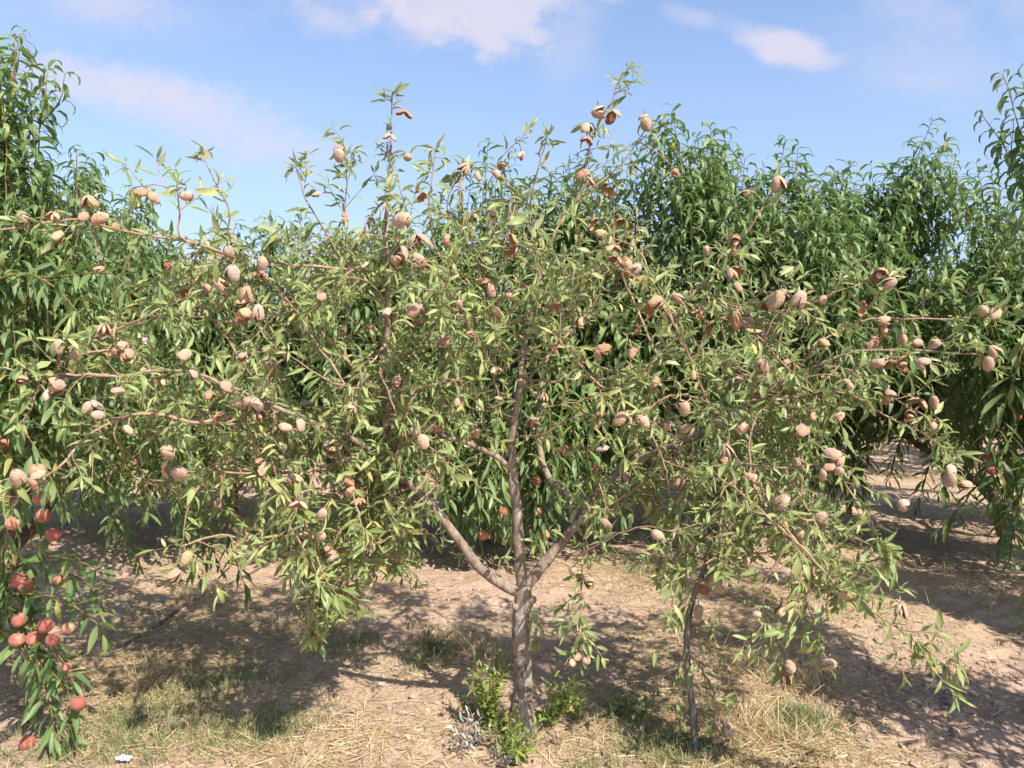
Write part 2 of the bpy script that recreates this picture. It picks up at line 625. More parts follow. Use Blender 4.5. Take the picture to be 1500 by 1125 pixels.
TR = rng.normal
trunk_pts = smooth_path([base + [0, 0, -.06], PY(764, 1050, Y0), PY(770, 1000, Y0), PY(765, 940, Y0), PY(768, 890, Y0), PY(766, 858, Y0)], .02, .0012)
mb = MB()
tube(mb, trunk_pts, [.092, .058, .043, .037, .035, .037, .043, .033], 18, .06)
for (a, b, r0) in ((.30, 1.9, .016), (.62, -.4, .014), (.9, 2.5, .02), (.93, .5, .02)):   # knots and old pruning stubs
    c = trunk_pts[int(a * (len(trunk_pts) - 1))]
    dd = np.array([math.cos(b), -abs(math.sin(b)) * .8, .3])
    tube(mb, np.array([c + dd * .02, c + dd * .04, c + dd * .052]), [r0 * 1.3, r0, r0 * .7], 8, .1)
mb.build("trunk", M['trunk'], almond, origin=base)

Y = Y0
B = []   # explicit branches


def br(lst, rad, limb, step=.025, wob=.0022):
    b = Br(smooth_path(px_path(lst), step, wob), rad, limb)
    b.dense = (lst[-1][1] > 780)
    B.append(b)
    return b


# leader and its branches (limb 0)
br([(766, 866, Y), (762, 800, Y), (757, 730, Y), (750, 680, Y), (756, 620, Y - .02), (762, 560, Y - .03), (768, 500, Y), (779, 440, Y), (792, 392, Y + .02)], [.026, .024, .021, .016, .012, .010, .008], 0)
br([(792, 392, Y + .02), (815, 335, Y), (845, 290, Y - .03), (866, 215, Y - .05), (895, 150, Y - .05), (922, 98, Y - .05)], [.008, .006, .005, .003, .002], 0)
br([(792, 392, Y + .02), (778, 345, Y - .03), (782, 280, Y - .06), (800, 200, Y - .08)], [.007, .005, .003, .002], 0)
br([(750, 690, Y), (725, 668, Y - .06), (685, 648, Y - .12), (640, 632, Y - .2), (600, 600, Y - .28), (560, 560, Y - .3)], [.012, .011, .009, .006, .003], 0)
br([(757, 620, Y), (705, 590, Y + .1), (660, 540, Y + .1), (645, 470, Y + .05), (650, 400, Y)], [.009, .007, .005, .003], 0)
br([(768, 500, Y), (715, 440, Y - .1), (690, 350, Y - .15), (655, 300, Y - .2), (683, 242, Y - .2)], [.007, .006, .004, .002], 0)
br([(779, 440, Y), (840, 425, Y - .15), (900, 392, Y - .25), (955, 430, Y - .3)], [.006, .005, .004, .002], 0)
br([(763, 555, Y), (800, 560, Y - .1), (850, 555, Y - .2), (890, 558, Y - .25)], [.006, .005, .003, .002], 0)
br([(790, 400, Y), (742, 365, Y + .1), (712, 300, Y + .1), (728, 238, Y + .1)], [.006, .005, .003, .002], 0)
br([(715, 440, Y - .1), (650, 380, Y - .2), (630, 300, Y - .2), (637, 220, Y - .2)], [.005, .004, .003, .002], 0)
br([(850, 290, Y), (900, 250, Y + .1), (950, 185, Y + .1)], [.004, .003, .002], 0)
br([(762, 570, Y), (820, 500, Y + .15), (870, 440, Y + .2), (900, 340, Y + .2), (890, 260, Y + .2)], [.007, .006, .004, .002], 0)
br([(760, 590, Y), (735, 575, Y - .15), (720, 545, Y - .2), (730, 440, Y - .25)], [.006, .005, .003, .002], 0)
br([(756, 640, Y), (790, 640, Y - .15), (850, 610, Y - .25), (930, 610, Y - .3)], [.006, .005, .003, .002], 0)
# left limb (limb 1)
br([(768, 872, Y), (738, 856, Y - .02), (700, 830, Y - .05), (662, 785, Y - .08), (622, 738, Y - .1), (590, 705, Y - .12), (574, 665, Y - .14), (567, 600, Y - .16), (565, 500, Y - .18), (568, 420, Y - .2), (566, 340, Y - .2), (573, 250, Y - .2), (575, 138, Y - .2)], [.026, .022, .019, .018, .016, .014, .014, .012, .01, .008, .006, .004, .002], 1)
br([(590, 705, Y - .12), (540, 660, Y - .2), (470, 622, Y - .3), (400, 592, Y - .4), (330, 562, Y - .45), (250, 542, Y - .5), (160, 550, Y - .6), (75, 552, Y - .7), (5, 538, Y - .75)], [.013, .011, .009, .007, .006, .005, .004, .003], 1)
br([(567, 600, Y - .16), (505, 520, Y - .2), (440, 455, Y - .25), (385, 405, Y - .3), (330, 378, Y - .35), (280, 370, Y - .4), (235, 400, Y - .4)], [.009, .007, .005, .004, .002], 1)
br([(540, 660, Y - .2), (470, 685, Y - .3), (400, 692, Y - .35), (310, 690, Y - .4), (262, 690, Y - .45)], [.007, .006, .004, .002], 1)
br([(600, 712, Y - .12), (545, 740, Y - .25), (492, 785, Y - .35), (465, 855, Y - .4), (452, 935, Y - .4)], [.006, .005, .004, .0025, .0015], 1)
br([(620, 735, Y - .12), (590, 770, Y - .3), (545, 800, Y - .4), (480, 830, Y - .42)], [.005, .004, .003, .002], 1)
br([(568, 425, Y - .2), (545, 404, Y - .25), (480, 391, Y - .35), (420, 385, Y - .4), (360, 372, Y - .4), (320, 345, Y - .4)], [.006, .005, .0045, .004, .002], 1)
br([(505, 520, Y - .2), (510, 400, Y - .1), (508, 310, Y - .1), (516, 222, Y - .1)], [.006, .005, .003, .002], 1)
br([(510, 400, Y - .1), (480, 340, Y - .15), (452, 290, Y - .2), (432, 242, Y - .2)], [.005, .004, .003, .0015], 1)
br([(330, 378, Y - .35), (332, 310, Y - .4), (312, 265, Y - .4), (297, 226, Y - .4)], [.004, .003, .002], 1)
br([(385, 405, Y - .3), (300, 362, Y - .45), (190, 345, Y - .55), (110, 326, Y - .65), (-20, 342, Y - .75)], [.006, .005, .004, .003], 1)
br([(290, 360, Y - .45), (262, 345, Y - .5), (262, 295, Y - .5), (235, 270, Y - .5), (195, 275, Y - .5)], [.004, .003, .002], 1)
br([(400, 592, Y - .4), (305, 618, Y - .5), (205, 610, Y - .6), (132, 640, Y - .7), (78, 688, Y - .8), (15, 738, Y - .85)], [.007, .006, .006, .005, .004, .003], 1)
br([(310, 690, Y - .4), (280, 735, Y - .5), (268, 790, Y - .5), (255, 850, Y - .5)], [.004, .003, .002, .0015], 1)
br([(160, 550, Y - .6), (88, 548, Y - .7), (62, 560, Y - .72), (45, 600, Y - .75), (30, 620, Y - .78)], [.005, .004, .003, .002], 1)
br([(100, 548, Y - .68), (82, 545, Y - .7), (90, 515, Y - .72), (96, 495, Y - .72)], [.004, .003, .002], 1)
br([(470, 622, Y - .3), (380, 640, Y - .2), (300, 620, Y), (220, 640, Y + .1), (200, 700, Y + .1)], [.006, .005, .004, .002], 1)
br([(440, 455, Y - .25), (350, 470, Y - .3), (250, 460, Y - .3), (170, 480, Y - .4), (120, 500, Y - .4)], [.005, .004, .003, .002], 1)
br([(567, 540, Y - .16), (620, 500, Y - .3), (650, 440, Y - .35), (610, 380, Y - .4)], [.005, .004, .003, .002], 1)
br([(574, 660, Y - .14), (620, 600, Y - .3), (640, 560, Y - .4), (690, 560, Y - .4)], [.005, .004, .003, .002], 1)
br([(567, 580, Y - .16), (480, 560, Y - .5), (420, 520, Y - .6), (340, 520, Y - .7)], [.006, .005, .003, .002], 1)
br([(574, 660, Y - .14), (590, 650, Y - .35), (615, 640, Y - .45)], [.004, .003, .002], 1)
br([(566, 360, Y - .2), (600, 330, Y - .3), (590, 300, Y - .4)], [.004, .003, .002], 1)
br([(545, 740, Y - .25), (500, 720, Y - .4), (440, 720, Y - .5), (430, 770, Y - .5)], [.004, .003, .002], 1)
# right limb (limb 2)
br([(766, 866, Y), (790, 832, Y + .01), (820, 797, Y + .02), (850, 757, Y + .02), (882, 712, Y), (930, 674, Y - .05), (990, 652, Y - .1), (1050, 622, Y - .15), (1100, 588, Y - .2), (1170, 545, Y - .25), (1240, 521, Y - .3), (1310, 516, Y - .35), (1390, 522, Y - .4), (1455, 517, Y - .42)], [.026, .023, .02, .018, .016, .014, .012, .012, .009, .007, .006, .005, .004, .002], 2)
br([(848, 757, Y), (826, 722, Y + .1), (803, 698, Y + .2), (790, 640, Y + .3), (800, 540, Y + .35), (830, 440, Y + .4)], [.017, .015, .012, .008, .005, .003], 2)
br([(930, 674, Y - .05), (940, 600, Y - .02), (962, 520, Y), (1002, 445, Y), (1045, 400, Y), (1066, 345, Y)], [.01, .008, .006, .004, .002], 2)
br([(962, 520, Y), (920, 430, Y + .15), (890, 340, Y + .2), (870, 270, Y + .2)], [.006, .005, .003, .002], 2)
br([(1002, 445, Y), (1100, 478, Y - .2), (1180, 450, Y - .3), (1250, 418, Y - .35), (1298, 402, Y - .38)], [.006, .005, .004, .003, .002], 2)
br([(1100, 588, Y - .2), (1180, 582, Y - .3), (1240, 575, Y - .35), (1300, 608, Y - .4), (1365, 640, Y - .42), (1395, 690, Y - .42)], [.006, .005, .004, .003, .002], 2)
br([(1200, 535, Y - .27), (1262, 545, Y - .35), (1312, 582, Y - .4), (1372, 618, Y - .42)], [.004, .003, .003, .002], 2)
br([(1050, 622, Y - .15), (1082, 680, Y - .3), (1122, 740, Y - .4), (1152, 800, Y - .5), (1180, 880, Y - .55), (1206, 965, Y - .55)], [.008, .007, .005, .004, .003, .002], 2)
br([(1122, 740, Y - .4), (1180, 805, Y - .55), (1260, 882, Y - .65), (1330, 930, Y - .7), (1395, 982, Y - .72)], [.006, .005, .004, .003, .0015], 2)
br([(990, 652, Y - .1), (1005, 720, Y - .25), (985, 800, Y - .3), (962, 850, Y - .3)], [.005, .004, .003, .0015], 2)
br([(1152, 800, Y - .5), (1118, 862, Y - .5), (1128, 920, Y - .5), (1152, 978, Y - .5)], [.004, .003, .002], 2)
br([(1082, 680, Y - .3), (1150, 690, Y - .4), (1210, 685, Y - .45), (1260, 742, Y - .5), (1302, 820, Y - .5)], [.005, .004, .004, .003, .0015], 2)
br([(1045, 400, Y), (1095, 335, Y - .1), (1136, 272, Y - .1)], [.004, .003, .002], 2)
br([(882, 708, Y), (872, 690, Y - .15), (888, 735, Y - .2), (886, 765, Y - .2)], [.004, .003, .0015], 2)
br([(876, 715, Y), (862, 760, Y - .2), (852, 850, Y - .28), (846, 965, Y - .3)], [.004, .003, .002, .0012], 2)
br([(1050, 622, Y - .15), (1020, 560, Y - .3), (1000, 500, Y - .35), (960, 440, Y - .4), (915, 395, Y - .4)], [.006, .005, .004, .002], 2)
br([(1100, 585, Y - .2), (1110, 530, Y - .35), (1130, 470, Y - .4), (1160, 440, Y - .4)], [.005, .004, .003, .002], 2)
br([(1170, 545, Y - .25), (1205, 500, Y - .3), (1260, 470, Y - .3), (1330, 470, Y - .3), (1440, 465, Y - .3)], [.004, .004, .003, .003, .002], 2)
br([(1002, 445, Y), (1060, 430, Y - .2), (1120, 455, Y - .3), (1165, 452, Y - .35)], [.004, .003, .002], 2)
br([(940, 600, Y), (880, 570, Y - .25), (830, 510, Y - .3), (800, 470, Y - .3)], [.004, .003, .002], 2)
br([(990, 652, Y - .1), (960, 630, Y - .3), (920, 620, Y - .35)], [.004, .003, .002], 2)
br([(1110, 580, Y - .2), (1080, 540, Y + .2), (1060, 480, Y + .3), (1080, 420, Y + .3)], [.006, .005, .003, .002], 2)
br([(990, 652, Y - .1), (1040, 690, Y - .2), (1070, 760, Y - .3), (1060, 830, Y - .3)], [.005, .004, .003, .002], 2)
br([(1150, 690, Y - .4), (1180, 740, Y - .45), (1210, 800, Y - .5), (1230, 870, Y - .5)], [.004, .003, .002], 2)

allpts = lambda bs: np.vstack([b.pts for b in bs])
# random infill branches heading from the explicit ones through the crown
ENV = np.array([(150, 560), (150, 400), (270, 370), (430, 400), (470, 350), (560, 380), (680, 340), (800, 310), (930, 330), (1080, 430), (1230, 450), (1290, 540), (1280, 620), (1200, 720), (1230, 820), (1130, 850), (1060, 760), (960, 800), (930, 690), (880, 640), (700, 620), (600, 690), (560, 800), (460, 840), (400, 720), (300, 720), (230, 640)], float)


def inside(poly, x, y):
    c = False
    n = len(poly)
    for a in range(n):
        x1, y1 = poly[a]; x2, y2 = poly[a - 1]
        if (y1 > y) != (y2 > y) and x < (x2 - x1) * (y - y1) / (y2 - y1) + x1:
            c = not c
    return c


wood = np.vstack([b.pts[len(b.pts) // 4:] for b in B])
wl = np.concatenate([[b.limb] * (len(b.pts) - len(b.pts) // 4) for b in B])
nin = 0
LOWL = np.array([(430, 720), (600, 730), (650, 790), (560, 850), (500, 890), (450, 930), (430, 860)], float)
LOWR = np.array([(950, 690), (1080, 660), (1180, 690), (1230, 780), (1300, 880), (1200, 930), (1110, 900), (1080, 830), (970, 860)], float)
while nin < 212:
    x, y = rng.uniform(150, 1300), rng.uniform(310, 930)
    if not inside(ENV if nin < 150 else LOWL if nin < 185 else LOWR, x, y):
        continue
    if abs(x - 770) < 45 and 420 < y < 860:
        continue
    tgt = PY(x, y, Y0 + rng.uniform(-.55, .65))
    d = np.linalg.norm(wood - tgt, axis=1)
    jx = int(np.argmin(np.abs(d - rng.uniform(.25, .5))))
    s = wood[jx]
    if np.linalg.norm(s - tgt) > .9:
        continue
    m1 = s + (tgt - s) * .5 + rng.normal(0, .04, 3) + [0, 0, .03]
    B.append(Br(smooth_path([s, m1, tgt], .025, .003), [.0045, .0035, .0018], int(wl[jx]), True))
    nin += 1

LV = [Leaves(), Leaves(), Leaves()]
TW = [MB(), MB(), MB()]
LIMB = [MB(), MB(), MB()]
nodes_p, nodes_l = [], []
UPV = np.array([0, 0, 1.0])


def add_almond_leaf(lv, o, d, r, scale=1.0):
    d = nrm(d)
    up = nrm(to_sun * .75 + UPV * .3 + r.normal(0, .45, 3))
    L = (.036 + .056 * r.beta(1.8, 2)) * scale
    lv.add(o, d, up, L, L * r.uniform(.20, .32), r.normal(.35, .75), r.uniform(.1, .95))


def rosette(lv, o, axis_d, r, n, scale=1.0):
    axis_d = nrm(axis_d)
    a = nrm(np.cross(axis_d, r.normal(0, 1, 3)))
    b = np.cross(axis_d, a)
    for q_ in range(n):
        ph = q_ * 2.4 + r.normal(0, .7)
        sp = r.uniform(.3, 1.5)
        add_almond_leaf(lv, o + axis_d * r.uniform(-.012, .004), axis_d * math.cos(sp) + (a * math.cos(ph) + b * math.sin(ph)) * math.sin(sp) + [0, 0, r.uniform(-.7, .1)], r, scale * r.uniform(.7, 1.1))


def leafy_twig(li, s, d, length, r, n_end=5, rad=.0022, droop=None):
    d = nrm(d)
    g = r.uniform(-.5, .35) if droop is None else droop
    n = max(3, int(length / .025))
    pts = [s]
    for q_ in range(n):
        d = nrm(d + np.array([0, 0, g * .12]) + r.normal(0, .09, 3))
        pts.append(pts[-1] + d * length / n)
    pts = np.array(pts)
    tube(TW[li], pts, [rad, rad * .45], 5)
    ph = r.uniform(0, 6)
    st = int(r.integers(1, 3))
    for q_ in range(st, len(pts) - 1):
        t = nrm(pts[q_ + 1] - pts[q_])
        a = nrm(np.cross(t, [.3, .2, 1])); b = np.cross(t, a)
        for _ in range(1 if r.random() < .75 else 2):
            ph += 2.4
            an = r.uniform(.55, 1.2)
            add_almond_leaf(LV[li], pts[q_], t * math.cos(an) + (a * math.cos(ph) + b * math.sin(ph)) * math.sin(an) + [0, 0, -.12], r)
    rosette(LV[li], pts[-1], d, r, n_end)
    nodes_p.append(pts); nodes_l.append(np.full(len(pts), li))
    return pts


for b in B:
    thick = b.rad.max() > .011
    tube(LIMB[b.limb] if thick else TW[b.limb], b.pts, b.rad, 10 if thick else 6, .04 if thick else .02)
    nodes_p.append(b.pts); nodes_l.append(np.full(len(b.pts), b.limb))
    seg = np.linalg.norm(np.diff(b.pts, axis=0), axis=1)
    s = np.concatenate([[0], np.cumsum(seg)])
    T = nrm(np.gradient(b.pts, axis=0))
    pos = rng.uniform(.02, .06)
    while pos < s[-1]:
        ix = min(int(np.searchsorted(s, pos)), len(b.pts) - 1)
        p, t, rd = b.pts[ix], T[ix], b.rad[ix]
        fr = pos / s[-1]
        if rd > .0135:
            pos += .06
            if rng.random() < .9: continue
        ph = rng.uniform(0, 2 * np.pi)
        a = nrm(np.cross(t, [.2, .3, 1])); c = np.cross(t, a)
        rad_d = a * math.cos(ph) + c * math.sin(ph)
        lit = nrm(rad_d + [0, -.25, .1])
        u_ = rng.random()
        small = b.rad[-1] < .0021 and fr > .75
        if u_ < (.34 if not small else .12):
            leafy_twig(b.limb, p, lit * .8 + t * .6, rng.uniform(.07, .22), rng, int(rng.integers(3, 6)))
        elif u_ < .72:
            e = p + lit * rng.uniform(.008, .03)
            tube(TW[b.limb], np.array([p, (p + e) / 2, e]), [.0022, .002, .0016], 5)
            rosette(LV[b.limb], e, lit + t * .3, rng, int(rng.integers(4, 8)))
        else:
            add_almond_leaf(LV[b.limb], p, t * .5 + lit * .8 + [0, 0, -.1], rng)
        if b.dense and fr > .4:
            rosette(LV[b.limb], p, lit + t * .6, rng, 3)
        pos += rng.uniform(.024, .058) * (1.0 if not small else .7)
    rosette(LV[b.limb], b.pts[-1], T[-1] + [0, 0, .1], rng, 7)

# shoot of leaves at the fork and on the trunk, as in the photo
for (px, py, L) in ((770, 880, .12), (775, 905, .10), (778, 870, .07), (722, 820, .07), (775, 800, .06), (790, 790, .07)):
    leafy_twig(1 if px < 740 else 0, PY(px, py, Y0 - .04), np.array([.25, -.35, -.8]) if py > 860 else np.array([.3, -.4, .4]), L, rng, 4, .0018, -.6)

# ---- the fruits: photo pixel, size in photo pixels, kind (c closed, a ajar, o open, d dried flaps)
FR = """132,297,26,o 122,318,20,a 78,318,22,d 85,347,24,c 147,320,28,d 170,333,18,c 35,320,18,c 217,290,30,d 275,287,24,a 463,285,20,c 497,225,26,o 335,370,26,c
505,320,18,d 570,203,18,d 593,170,20,d 597,230,18,a 590,322,36,o 617,290,18,d 680,247,22,a 700,258,18,c 763,228,16,a 728,255,16,a 737,243,14,c 877,165,26,o 897,172,26,o 860,190,22,o
860,208,18,d 945,180,26,o 853,257,20,d 863,267,20,a 893,280,26,d 720,313,18,a 697,315,16,d 750,325,14,d 613,357,36,o 587,373,34,c 747,363,30,d 915,330,26,d 880,342,20,c 870,328,16,d
900,367,22,d 990,253,18,d 1140,270,30,o 1077,355,24,d 1035,367,18,c 1093,283,14,c 145,395,18,c 323,417,28,c 340,400,32,o 302,422,22,c 385,385,24,a 380,405,24,d 362,432,34,a
355,445,30,a 357,462,32,o 378,458,30,c 422,442,20,o 470,435,22,d 152,483,26,o 88,508,26,c 108,520,20,c 177,510,28,o 187,520,28,c 160,515,18,d 270,522,28,o 355,522,20,a 213,500,20,c
32,557,26,a 80,568,34,o 68,580,22,c 133,598,28,o 143,610,24,o 172,572,24,c 283,547,22,c 332,567,26,c 308,582,24,d 348,590,20,c 367,593,32,o 378,608,30,a 322,612,20,d 450,595,26,a
440,623,24,c 418,627,24,a 187,630,20,c 485,657,30,o 247,662,32,a 263,695,34,c 247,688,24,d 27,700,36,a 55,703,30,d 382,685,28,d 320,738,20,c 437,743,24,d 430,703,28,o 582,380,32,c
613,382,26,d 568,460,22,o 610,455,30,o 613,475,22,d 712,423,34,d 672,445,18,a 728,457,20,c 747,435,18,d 813,450,20,d 850,472,20,a 917,393,30,d 900,382,22,d 930,395,26,a 960,443,28,a
950,455,22,d 993,437,24,c 650,500,24,c 582,560,26,c 607,633,24,c 620,647,28,c 635,627,24,d 565,622,24,o 727,545,20,d 763,560,18,c 797,583,22,c 730,585,14,c 780,620,22,o 818,508,18,d
928,518,20,d 883,515,30,d 933,483,18,d 997,593,24,c 975,625,22,a 878,615,22,d 913,615,32,o 940,617,26,d 882,657,24,c 995,705,26,a 697,635,18,d 1288,403,28,d 1303,415,26,a 1075,402,28,o
1080,422,22,a 1023,462,22,d 1042,482,22,d 1080,465,30,d 1095,475,28,c 1143,440,40,o 1170,440,36,a 1125,448,28,d 1117,495,22,a 1155,535,24,d 1118,537,28,o 1207,503,22,c 1278,503,28,d
1263,452,20,d 1295,470,26,c 1293,483,20,a 1322,497,22,c 1343,502,20,c 1370,503,20,a 1287,533,24,c 1307,535,24,d 1323,533,24,o 1352,532,26,o 1440,455,24,a 1458,460,26,c 1448,532,28,a
1457,515,24,a 1242,563,18,d 1302,582,26,o 1343,592,26,d 1368,590,26,c 1333,610,24,a 1367,625,18,c 1017,550,18,c 1003,598,28,c 1007,630,28,o 1065,660,24,a 1060,675,20,d 1170,677,16,c
1173,632,32,o 1223,673,34,o 1213,690,28,d 1230,690,22,a 1390,703,30,c 1393,690,24,c 1415,710,22,c 1323,740,26,o 1088,627,22,d 273,817,26,c 257,843,30,c 472,753,24,c 443,787,28,c
470,785,26,a 483,812,28,o 545,803,22,c 887,767,26,c 962,783,24,c 840,835,20,c 863,853,26,c 848,963,20,d 837,970,22,c 858,967,20,a 1203,760,28,c 1170,782,28,c 1237,872,26,c 1320,895,28,c
1108,900,22,a 1157,978,26,c 1150,993,22,d 1213,972,30,a 1393,982,20,a 1143,895,22,a 1093,823,18,c 510,712,28,d 527,735,20,d 415,655,18,c 270,430,16,d 655,352,18,d 540,480,16,d 1205,440,20,a
1190,610,18,d 1100,700,20,d 1145,735,34,c 960,560,20,d 870,560,16,d 690,490,18,a 515,600,16,d 395,535,18,a 235,560,18,d 1230,610,20,c 1080,560,18,d 1150,585,18,a 670,590,16,c 915,700,18,c"""
FRUIT = []
for tok in FR.split():
    a, b_, c, k_ = tok.split(',')
    FRUIT.append((float(a), float(b_), float(c), k_))
FRUIT = [(a, b_, c, ('a' if k_ == 'c' and int(a + b_) % 5 < 3 else k_)) for a, b_, c, k_ in FRUIT]
FRUIT.sort(key=lambda f: -f[2])

NP = np.vstack(nodes_p); NL = np.concatenate(nodes_l)
NPX = project(NP)
spots = []
frng = np.random.default_rng(77)
for (px, py, s, kd) in FRUIT:
    d2 = np.hypot(NPX[:, 0] - px, NPX[:, 1] + s * .3 - py)
    cost = d2 + 14 * (NP[:, 1] - Y0 + .6)
    jx = int(np.argmin(cost))
    yd = NP[jx, 1] - .035
    c = PY(px, py, yd)
    n = NP[jx]
    size = s * yd / F * .82
    spots.append((c, n, size, kd, int(NL[jx])))
    if np.linalg.norm(c - n) > .02:
        tip = c + np.array([0, 0, .3 * size])
        mid_ = (n + tip) / 2 + frng.normal(0, .006, 3) + [0, 0, .015]
        pth = smooth_path([n, mid_, tip], .015)
        tube(TW[int(NL[jx])], pth, [.0026, .002], 5)
        if frng.random() < .75:
            rosette(LV[int(NL[jx])], tip + [0, .015, .005], frng.normal(0, .5, 3) + [0, .2, .4], frng, int(frng.integers(3, 6)))

# leaves hiding a fruit were blown or picked away from in front of it
SPOT = project(np.array([s[0] for s in spots]))
SS = np.array([s[2] for s in spots]) * F / SPOT[:, 2]
limbs = []
for li in range(3):
    A = LV[li].array()
    tipm = A[:, 0:3] + nrm(A[:, 3:6]) * A[:, 9:10] * .55
    tp = project(tipm)
    keep = np.ones(len(A), bool)
    for kx in range(len(spots)):
        near = (np.hypot(tp[:, 0] - SPOT[kx, 0], tp[:, 1] - SPOT[kx, 1]) < SS[kx] * .75) & (tp[:, 2] < SPOT[kx, 2] + .0)
        keep &= ~(near & (frng.random(len(A)) < .85))
    A = A[keep]
    mbl = LIMB[li]
    o = mbl.build("limb", M['almond_bark'], almond, origin=base)
    limbs.append(o)
    TW[li].build("twigs", M['almond_twig'], o, origin=base)["kind"] = "stuff"
    fm = MB()
    LV[li].emit(fm, PROF_ALMOND, A, .12)
    fm.build("foliage", M['almond_leaf'], o, origin=base)
    print("almond leaves", li, len(A))


# ---- fruit meshes, unit length along -Z from the stem end at the origin
def ellip(nu, nv, hy, hz, z0=0.0, tip=.18, amp=.03, r=None, half=None):
    """closed almond body: length 1 along x, y half width, z half thickness"""
    th = np.linspace(0, np.pi, nu)
    ph = np.linspace(0, 2 * np.pi, nv, endpoint=False)
    t = (1 - np.cos(th)) / 2
    w = np.sin(th) ** .85 * (1 - .22 * (t - .45)) * (1 - tip * np.clip(t - .7, 0, 1) * 2)
    TT, PP = np.meshgrid(t, ph, indexing='ij')
    WW = np.repeat(w[:, None], nv, 1)
    nz = 1.0
    if r is not None:
        p3 = r.uniform(0, 6, 6)
        nz = 1 + amp * 2.2 * (np.sin(PP + p3[0] + 3 * TT) + np.sin(2 * PP + p3[1] - 5 * TT) * .8 + np.sin(3 * PP + 9 * TT + p3[2]) * .6) + r.normal(0, amp * .6, TT.shape)
    y = WW * hy * np.cos(PP) * nz
    z = WW * hz * np.sin(PP) * nz
    # suture groove on the +y edge
    gr = np.exp(-((np.minimum(PP, 2 * np.pi - PP)) / .22) ** 2)
    y = y * (1 - .10 * gr)
    global GROOVE
    GROOVE = (gr * np.sin(th)[:, None] ** .3).ravel()
    v = np.stack([TT, y, z], -1).reshape(-1, 3)
    i, j = np.meshgrid(np.arange(nu - 1), np.arange(nv), indexing='ij')
    j2 = (j + 1) % nv
    q = np.stack([i * nv + j, i * nv + j2, (i + 1) * nv + j2, (i + 1) * nv + j], -1).reshape(-1, 4)
    return v, q


def half_shell(sign, ang, r, hy=.40, hz=.27, shrivel=.05, curl=0.0):
    nu, nv = 11, 9
    th = np.linspace(0.0, np.pi, nu)
    t = (1 - np.cos(th)) / 2
    w = np.sin(th) ** .85 * (1 - .22 * (t - .45)) + .02
    ph = np.linspace(0, np.pi, nv)
    TT, PP = np.meshgrid(t, ph, indexing='ij')
    WW = np.repeat(w[:, None], nv, 1)
    lay = []
    wob = 1 + r.normal(0, shrivel, (nu, nv))
    for sc, off in ((1, 0), (.78, .03)):
        y = WW * hy * np.cos(PP) * (sc * .15 + .85) * wob
        z = WW * hz * np.sin(PP) * sc * wob - curl * (np.cos(PP) ** 2) * WW * .12
        x = TT * (sc * .08 + .92) + off
        lay.append(np.stack([x, y, z], -1).reshape(-1, 3))
    i, j = np.meshgrid(np.arange(nu - 1), np.arange(nv - 1), indexing='ij')
    q = np.stack([i * nv + j, i * nv + j + 1, (i + 1) * nv + j + 1, (i + 1) * nv + j], -1).reshape(-1, 4)
    n0 = nu * nv
    rim = []
    for j in (0, nv - 1):
        for i in range(nu - 1):
            rim.append([i * nv + j, (i + 1) * nv + j, n0 + (i + 1) * nv + j, n0 + i * nv + j])
    out = []
    for L_ in lay:
        L_ = L_.copy()
        L_[:, 2] *= sign
        ca, sa = math.cos(ang * sign), math.sin(ang * sign)
        x, z = L_[:, 0] * ca - L_[:, 2] * sa, L_[:, 0] * sa + L_[:, 2] * ca
        out.append(np.stack([x, L_[:, 1], z], 1))
    return np.vstack(out), q, q + n0, np.array(rim)


def to_hang(v):   # long axis x -> -z (hanging), thickness z -> x
    return np.stack([v[:, 2], v[:, 1], -v[:, 0]], 1)


def make_fruit(kind, r):
    h, n = MB(), None
    if kind == 'c':
        v, q = ellip(13, 16, r.uniform(.37, .46), r.uniform(.20, .27), r=r, amp=.026)
        h.add(to_hang(v), q, att=GROOVE, mat=0)
        mats = [M['hull']]
    else:
        ang = {'a': r.uniform(.2, .4), 'o': r.uniform(.45, .85), 'd': r.uniform(.6, 1.2)}[kind]
        outer = M['hull_dry'] if kind == 'd' else M['hull']
        for sg in (1, -1):
            v, q1, q2, rim = half_shell(sg, ang * r.uniform(.7, 1.2), r, hy=r.uniform(.34, .42), hz=.24, shrivel=.13 if kind == 'd' else .06, curl=1.3 if kind == 'd' else .5)
            nb = len(v)
            h.add(to_hang(v), q1, mat=0)
            h.n -= nb; keepn = h.n
            h.f4.append(q2 + keepn); h.m4.append(np.full(len(q2), 1, np.int32))
            h.f4.append(rim + keepn); h.m4.append(np.full(len(rim), 0, np.int32))
            h.n += nb
        mats = [outer, M['hull_in']]
        if kind in 'ao' or r.random() < .4:
            n = MB()
            v, q = ellip(9, 10, .25, .15, r=r, amp=.02, tip=.5)
            v[:, 0] = v[:, 0] * .82 + (.12 if kind != 'o' else .06)
            n.add(to_hang(v), q)
    # stalk
    tube(h, np.array([[0, 0, .10], [0.004, 0, .04], [0, 0, -.01]]), [.035, .04, .06], 6)
    return h, mats, n


